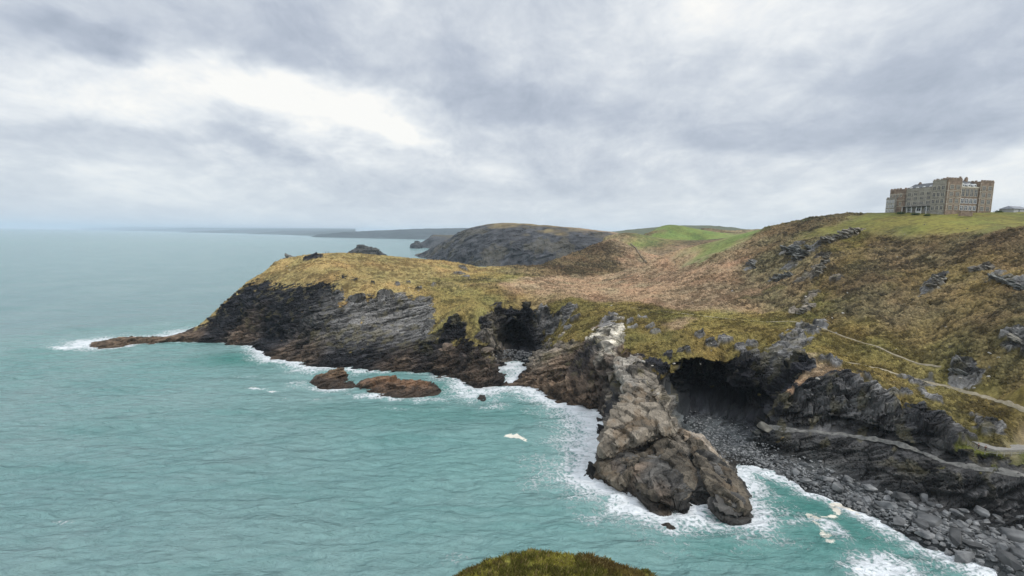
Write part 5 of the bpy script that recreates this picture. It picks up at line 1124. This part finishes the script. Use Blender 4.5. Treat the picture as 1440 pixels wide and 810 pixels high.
tz = float(np.median([surf(p[0], p[1]) for p in tv]))+.12
bm = bmesh.new(); top = [bm.verts.new((p[0], p[1], tz)) for p in tv]; bot = [bm.verts.new((p[0], p[1], tz-1.5)) for p in tv]
bm.faces.new(top); 
for i in range(len(tv)): bm.faces.new((top[i-1], top[i], bot[i], bot[i-1]))
bmesh.ops.recalc_face_normals(bm, faces=bm.faces); me = bpy.data.meshes.new('terrace'); bm.to_mesh(me); bm.free(); me.materials.append(noise_mat('terrace_gravel', (.20, .19, .17), (.28, .265, .24), 2, .95, .2))
o = bpy.data.objects.new('terrace', me); COL.objects.link(o); tag(o, kind='structure')

# ------------------------------------------------------------------ people: one skinned body each, hair and clothes as parts
M_skin = noise_mat('skin', (.42, .26, .19), (.48, .30, .22), 8, .6, 0); M_hair = noise_mat('hair', (.03, .02, .015), (.06, .04, .03), 20, .7, 0)
def cloth(nm, c): return noise_mat(nm, tuple(v*.85 for v in c), tuple(min(1, v*1.1) for v in c), 9, .9, .1)
def skin_mesh(name, pts, edges, mat, parent):
    me = bpy.data.meshes.new(name); me.from_pydata([p[0] for p in pts], edges, []); me.update(); o = bpy.data.objects.new(name, me); COL.objects.link(o)
    md = o.modifiers.new('skin', 'SKIN'); me.skin_vertices.new() if not me.skin_vertices else None
    for i, p in enumerate(pts): rd = p[1]; me.skin_vertices[0].data[i].radius = rd if isinstance(rd, tuple) else (rd, rd)
    me.skin_vertices[0].data[0].use_root = True
    sb = o.modifiers.new('sub', 'SUBSURF'); sb.levels = 1; sb.render_levels = 2
    me.materials.append(mat); o.parent = parent; return o
def person(p, rz, label, top_c, leg_c, grp, arm=0.0):
    e_ = empty('person', p, rz)
    hip, kn, an = .92, .50, .08
    pts = [((0, 0, .95), (.15, .11)), ((0, 0, 1.15), (.14, .10)), ((0, 0, 1.38), (.17, .11)), ((0, 0, 1.50), (.06, .06)), ((0, -.01, 1.60), (.07, .085)), ((0, -.015, 1.70), (.075, .095)), ((0, -.01, 1.78), (.05, .06)),
           ((.09, 0, hip-.06), .085), ((.10, -.01, kn), .06), ((.10, .02, an), .042), ((.10, -.14, .04), .035), ((-.09, 0, hip-.06), .085), ((-.10, -.02, kn), .06), ((-.10, .02, an), .042), ((-.10, -.14, .04), .035),
           ((.20, 0, 1.40), .06), ((.25, -.02-arm*.5, 1.14), .045), ((.20, -.16-arm, .95+arm*.7), .034), ((.18, -.22-arm, .90+arm*.8), .03), ((-.20, 0, 1.40), .06), ((-.25, -.02, 1.14), .045), ((-.22, -.14, .93), .034), ((-.21, -.19, .87), .03)]
    ed = [(0, 1), (1, 2), (2, 3), (3, 4), (4, 5), (5, 6), (0, 7), (7, 8), (8, 9), (9, 10), (0, 11), (11, 12), (12, 13), (13, 14), (2, 15), (15, 16), (16, 17), (17, 18), (2, 19), (19, 20), (20, 21), (21, 22)]
    skin_mesh('body', pts, ed, M_skin, e_)
    g = lambda v: (v[0]+.018, v[1]+.018) if isinstance(v, tuple) else v+.016
    j = [(pts[i][0], g(pts[i][1])) for i in (0, 1, 2, 15, 16, 17, 19, 20, 21)]; skin_mesh('jacket', [((0, 0, .86), (.17, .13))]+j, [(0, 1), (1, 2), (2, 3), (3, 4), (4, 5), (5, 6), (3, 7), (7, 8), (8, 9)], cloth('jacket_cloth', top_c), e_)
    t_ = [(pts[i][0], g(pts[i][1])) for i in (0, 7, 8, 9, 11, 12, 13)]; skin_mesh('trousers', t_, [(0, 1), (1, 2), (2, 3), (0, 4), (4, 5), (5, 6)], cloth('trouser_cloth', leg_c), e_)
    skin_mesh('hair', [((0, .02, 1.70), (.083, .095)), ((0, .01, 1.77), (.07, .08)), ((0, .07, 1.62), (.06, .04))], [(0, 1), (0, 2)], M_hair, e_)
    return tag(e_, label, 'person', grp)
pa = at(1375.5, 632, z=tz); pb = at(1385.5, 635, z=tz)
person((pa[0], pa[1], tz), R(10), 'person in a dark brown coat behind the terrace fence, left of the two', (.065, .035, .022), (.03, .03, .035), 'people on the viewing terrace', .1)
person((pb[0], pb[1], tz), R(-30), 'person in a reddish brown jacket at the terrace fence, right of the two', (.10, .045, .028), (.03, .03, .035), 'people on the viewing terrace', .25)
for a, lb, c_, r_ in ((457.2, 'person in dark clothes standing on the headland skyline, left of the pair', (.02, .02, .025), 200), (461.0, 'person in dark clothes on the headland skyline, right of the pair', (.03, .03, .04), 160)):
    cand = [gnd(a, d_) for d_ in np.arange(380, 440, .5)]
    for c_i in cand: c_i[2] = surf(c_i[0], c_i[1])
    p = max(cand, key=lambda c_i: (c_i[2]-H)/c_i[1]); p[2] += .1; person(tuple(p), R(r_), lb, c_, (.02, .02, .025), 'people on the headland skyline')

# ------------------------------------------------------------------ haze
m = bpy.data.materials.new('sea_haze'); m.use_nodes = True; nt = m.node_tree; nt.nodes.clear()
ou = nt.nodes.new('ShaderNodeOutputMaterial'); pv = nt.nodes.new('ShaderNodeVolumePrincipled'); pv.inputs['Color'].default_value = (.77, .885, 1.0, 1); pv.inputs['Density'].default_value = HAZE; pv.inputs['Anisotropy'].default_value = .2
nt.links.new(pv.outputs[0], ou.inputs['Volume'])
hz_ = mk('haze', [(-43000, 43000, -43000, 43000, -32, 330)], m); tag(hz_, 'thin pale sea haze that fades the far coast', 'haze', None, 'stuff')



# ------------------------------------------------------------------ sky and light
SUN_EL, SUN_AZ = R(44), R(112)     # azimuth from +Y towards +X : behind the camera, to the right
w = bpy.data.worlds.new("World"); SC.world = w; w.use_nodes = True
n = w.node_tree.nodes; l = w.node_tree.links; bg = n['Background']; bg.inputs['Strength'].default_value = .10
sky = n.new('ShaderNodeTexSky'); sky.sky_type = 'NISHITA'; sky.sun_disc = False; sky.sun_elevation = SUN_EL; sky.sun_rotation = SUN_AZ; sky.air_density = 1.2; sky.dust_density = 2
tc = n.new('ShaderNodeTexCoord'); sep = n.new('ShaderNodeSeparateXYZ'); l.new(tc.outputs['Generated'], sep.inputs[0])
def wm(op, a, b=None, clamp=False):
    k = n.new('ShaderNodeMath'); k.operation = op; k.use_clamp = clamp
    for i, v in enumerate((a, b)):
        if v is None: continue
        if isinstance(v, (int, float)): k.inputs[i].default_value = v
        else: l.new(v, k.inputs[i])
    return k.outputs[0]
ZK = .32
zc = wm('ADD', wm('MAXIMUM', sep.outputs[2], 0.0), ZK)
cmb = n.new('ShaderNodeCombineXYZ'); l.new(wm('DIVIDE', sep.outputs[0], zc), cmb.inputs[0]); l.new(wm('DIVIDE', sep.outputs[1], zc), cmb.inputs[1])
def plane(px, py):
    v = ray(px, py); v = v/np.linalg.norm(v); return v[0]/(max(v[2], 0)+ZK), v[1]/(max(v[2], 0)+ZK)
def wnoise(scale, detail, rough=.55, dist=0., off=(0, 0, 0), sc=(1, 1, 1), rot=0.):
    mp = n.new('ShaderNodeMapping'); mp.inputs['Location'].default_value = off; mp.inputs['Scale'].default_value = sc; mp.inputs['Rotation'].default_value = (0, 0, rot)
    l.new(cmb.outputs[0], mp.inputs['Vector'])
    k = n.new('ShaderNodeTexNoise'); k.inputs['Scale'].default_value = scale; k.inputs['Detail'].default_value = detail; k.inputs['Roughness'].default_value = rough; k.inputs['Distortion'].default_value = dist
    l.new(mp.outputs[0], k.inputs['Vector']); return k
def wmr(v, a, b, lo=0., hi=1., sm=True):
    k = n.new('ShaderNodeMapRange'); k.interpolation_type = 'SMOOTHSTEP' if sm else 'LINEAR'
    for i, q in enumerate((v, a, b, lo, hi)):
        if isinstance(q, (int, float)): k.inputs[i].default_value = q
        else: l.new(q, k.inputs[i])
    return k.outputs[0]
wob = wnoise(1.1, 5, .6).outputs['Color']
def bank(p0, p1, width, amount):
    """soft cloud bank between two directions (photo pixels) laid on the cloud plane"""
    a = np.array(plane(*p0)); b = np.array(plane(*p1)); c = (a+b)/2; Ld = np.linalg.norm(b-a)/2; ang = math.atan2(b[1]-a[1], b[0]-a[0])
    v1 = n.new('ShaderNodeVectorMath'); v1.operation = 'MULTIPLY_ADD'; v1.inputs[1].default_value = (.9, .9, 0); l.new(wob, v1.inputs[0]); l.new(cmb.outputs[0], v1.inputs[2])
    v2 = n.new('ShaderNodeVectorMath'); v2.operation = 'SUBTRACT'; v2.inputs[1].default_value = (c[0]+.45, c[1]+.45, 0); l.new(v1.outputs[0], v2.inputs[0])
    vr = n.new('ShaderNodeVectorRotate'); vr.rotation_type = 'Z_AXIS'; vr.inputs['Angle'].default_value = -ang; l.new(v2.outputs[0], vr.inputs['Vector'])
    v3 = n.new('ShaderNodeVectorMath'); v3.operation = 'MULTIPLY'; v3.inputs[1].default_value = (1/(Ld+width), 1/width, 0); l.new(vr.outputs[0], v3.inputs[0])
    v4 = n.new('ShaderNodeVectorMath'); v4.operation = 'LENGTH'; l.new(v3.outputs[0], v4.inputs[0])
    return wmr(v4.outputs['Value'], 1.25, .25, 0, amount)
c1 = wnoise(1.3, 10, .62, .5, (3.1, 1.7, 0), (1, 1, 1)).outputs['Fac']
c2 = wnoise(5.2, 11, .68, .3, (7.7, 2.2, 0), (1, .8, 1), .5).outputs['Fac']
dens = wm('ADD', wm('MULTIPLY', wmr(c1, .33, .67, 0, 1, False), .60), wm('MULTIPLY', wmr(c2, .32, .68, 0, 1, False), .42))
for bk in [((-40, 130), (330, 130), .22, .50), ((250, 110), (540, 175), .17, .42), ((480, 165), (560, 180), .12, .30), ((-40, 60), (120, 70), .14, .25), ((1000, 15), (1090, 30), .22, .30), ((650, 215), (730, 250), .16, .16), ((1370, 262), (1460, 270), .25, .30), ((120, 262), (350, 285), .22, .22), ((850, 200), (960, 235), .2, .15), ((300, 20), (330, 20), .1, .1),
          ((300, 40), (700, 130), .20, -.36), ((650, 130), (820, 160), .2, -.30), ((-20, 20), (40, 45), .10, -.5), ((330, 195), (420, 228), .11, -.42), ((1050, 190), (1440, 200), .24, -.30), ((1150, 120), (1440, 100), .2, -.22), ((560, 255), (900, 300), .3, -.20), ((0, 200), (250, 215), .16, -.14), ((1100, 60), (1200, 80), .2, -.1)]:
    dens = wm('ADD', dens, bank(*bk))
ramp = n.new('ShaderNodeValToRGB'); cr = ramp.color_ramp
cr.elements[0].position = .0; cr.elements[0].color = (.33, .375, .455, 1)
cr.elements[1].position = 1.0; cr.elements[1].color = (.92, .91, .875, 1)
for p_, c_ in ((.30, (.455, .50, .58)), (.55, (.60, .64, .695)), (.78, (.77, .795, .815))):
    e = cr.elements.new(p_); e.color = (*c_, 1)
l.new(wmr(dens, -.22, 1.12, 0, 1, False), ramp.inputs['Fac'])
# paler towards the horizon; extra sky gain added overhead and behind the viewer to lift ground light
hz = wmr(sep.outputs[2], .0, .16, 1, 0)
mxh = n.new('ShaderNodeMix'); mxh.data_type = 'RGBA'; l.new(wm('MULTIPLY', hz, .55), mxh.inputs[0]); l.new(ramp.outputs[0], mxh.inputs[6]); mxh.inputs[7].default_value = (.66, .715, .765, 1)
gain = wm('ADD', wmr(sep.outputs[2], .48, .95, 10.2, 22), wmr(sep.outputs[1], .2, -.7, 0, 4.0))
vs = n.new('ShaderNodeVectorMath'); vs.operation = 'SCALE'; l.new(mxh.outputs[2], vs.inputs[0]); l.new(gain, vs.inputs['Scale'])
mxs = n.new('ShaderNodeMix'); mxs.data_type = 'RGBA'; mxs.inputs[0].default_value = .93; l.new(sky.outputs[0], mxs.inputs[6]); l.new(vs.outputs[0], mxs.inputs[7])
l.new(mxs.outputs[2], bg.inputs['Color'])
sl = bpy.data.lights.new('sun', 'SUN'); sl.energy = 1.5; sl.angle = R(11); sl.color = (1, .95, .88)
so = bpy.data.objects.new('sun', sl); COL.objects.link(so)
sd = Vector((math.sin(SUN_AZ)*math.cos(SUN_EL), math.cos(SUN_AZ)*math.cos(SUN_EL), math.sin(SUN_EL)))
so.rotation_euler = (sd).to_track_quat('Z', 'Y').to_euler(); so.location = sd*800
SC.view_settings.view_transform = 'Standard'; SC.view_settings.look = 'None'; SC.view_settings.gamma = 1; SC.view_settings.exposure = 0.15; SC.view_settings.use_curve_mapping = False
SC.cycles.max_bounces = 8; SC.cycles.volume_bounces = 3; SC.cycles.diffuse_bounces = 3; SC.cycles.use_denoising = True
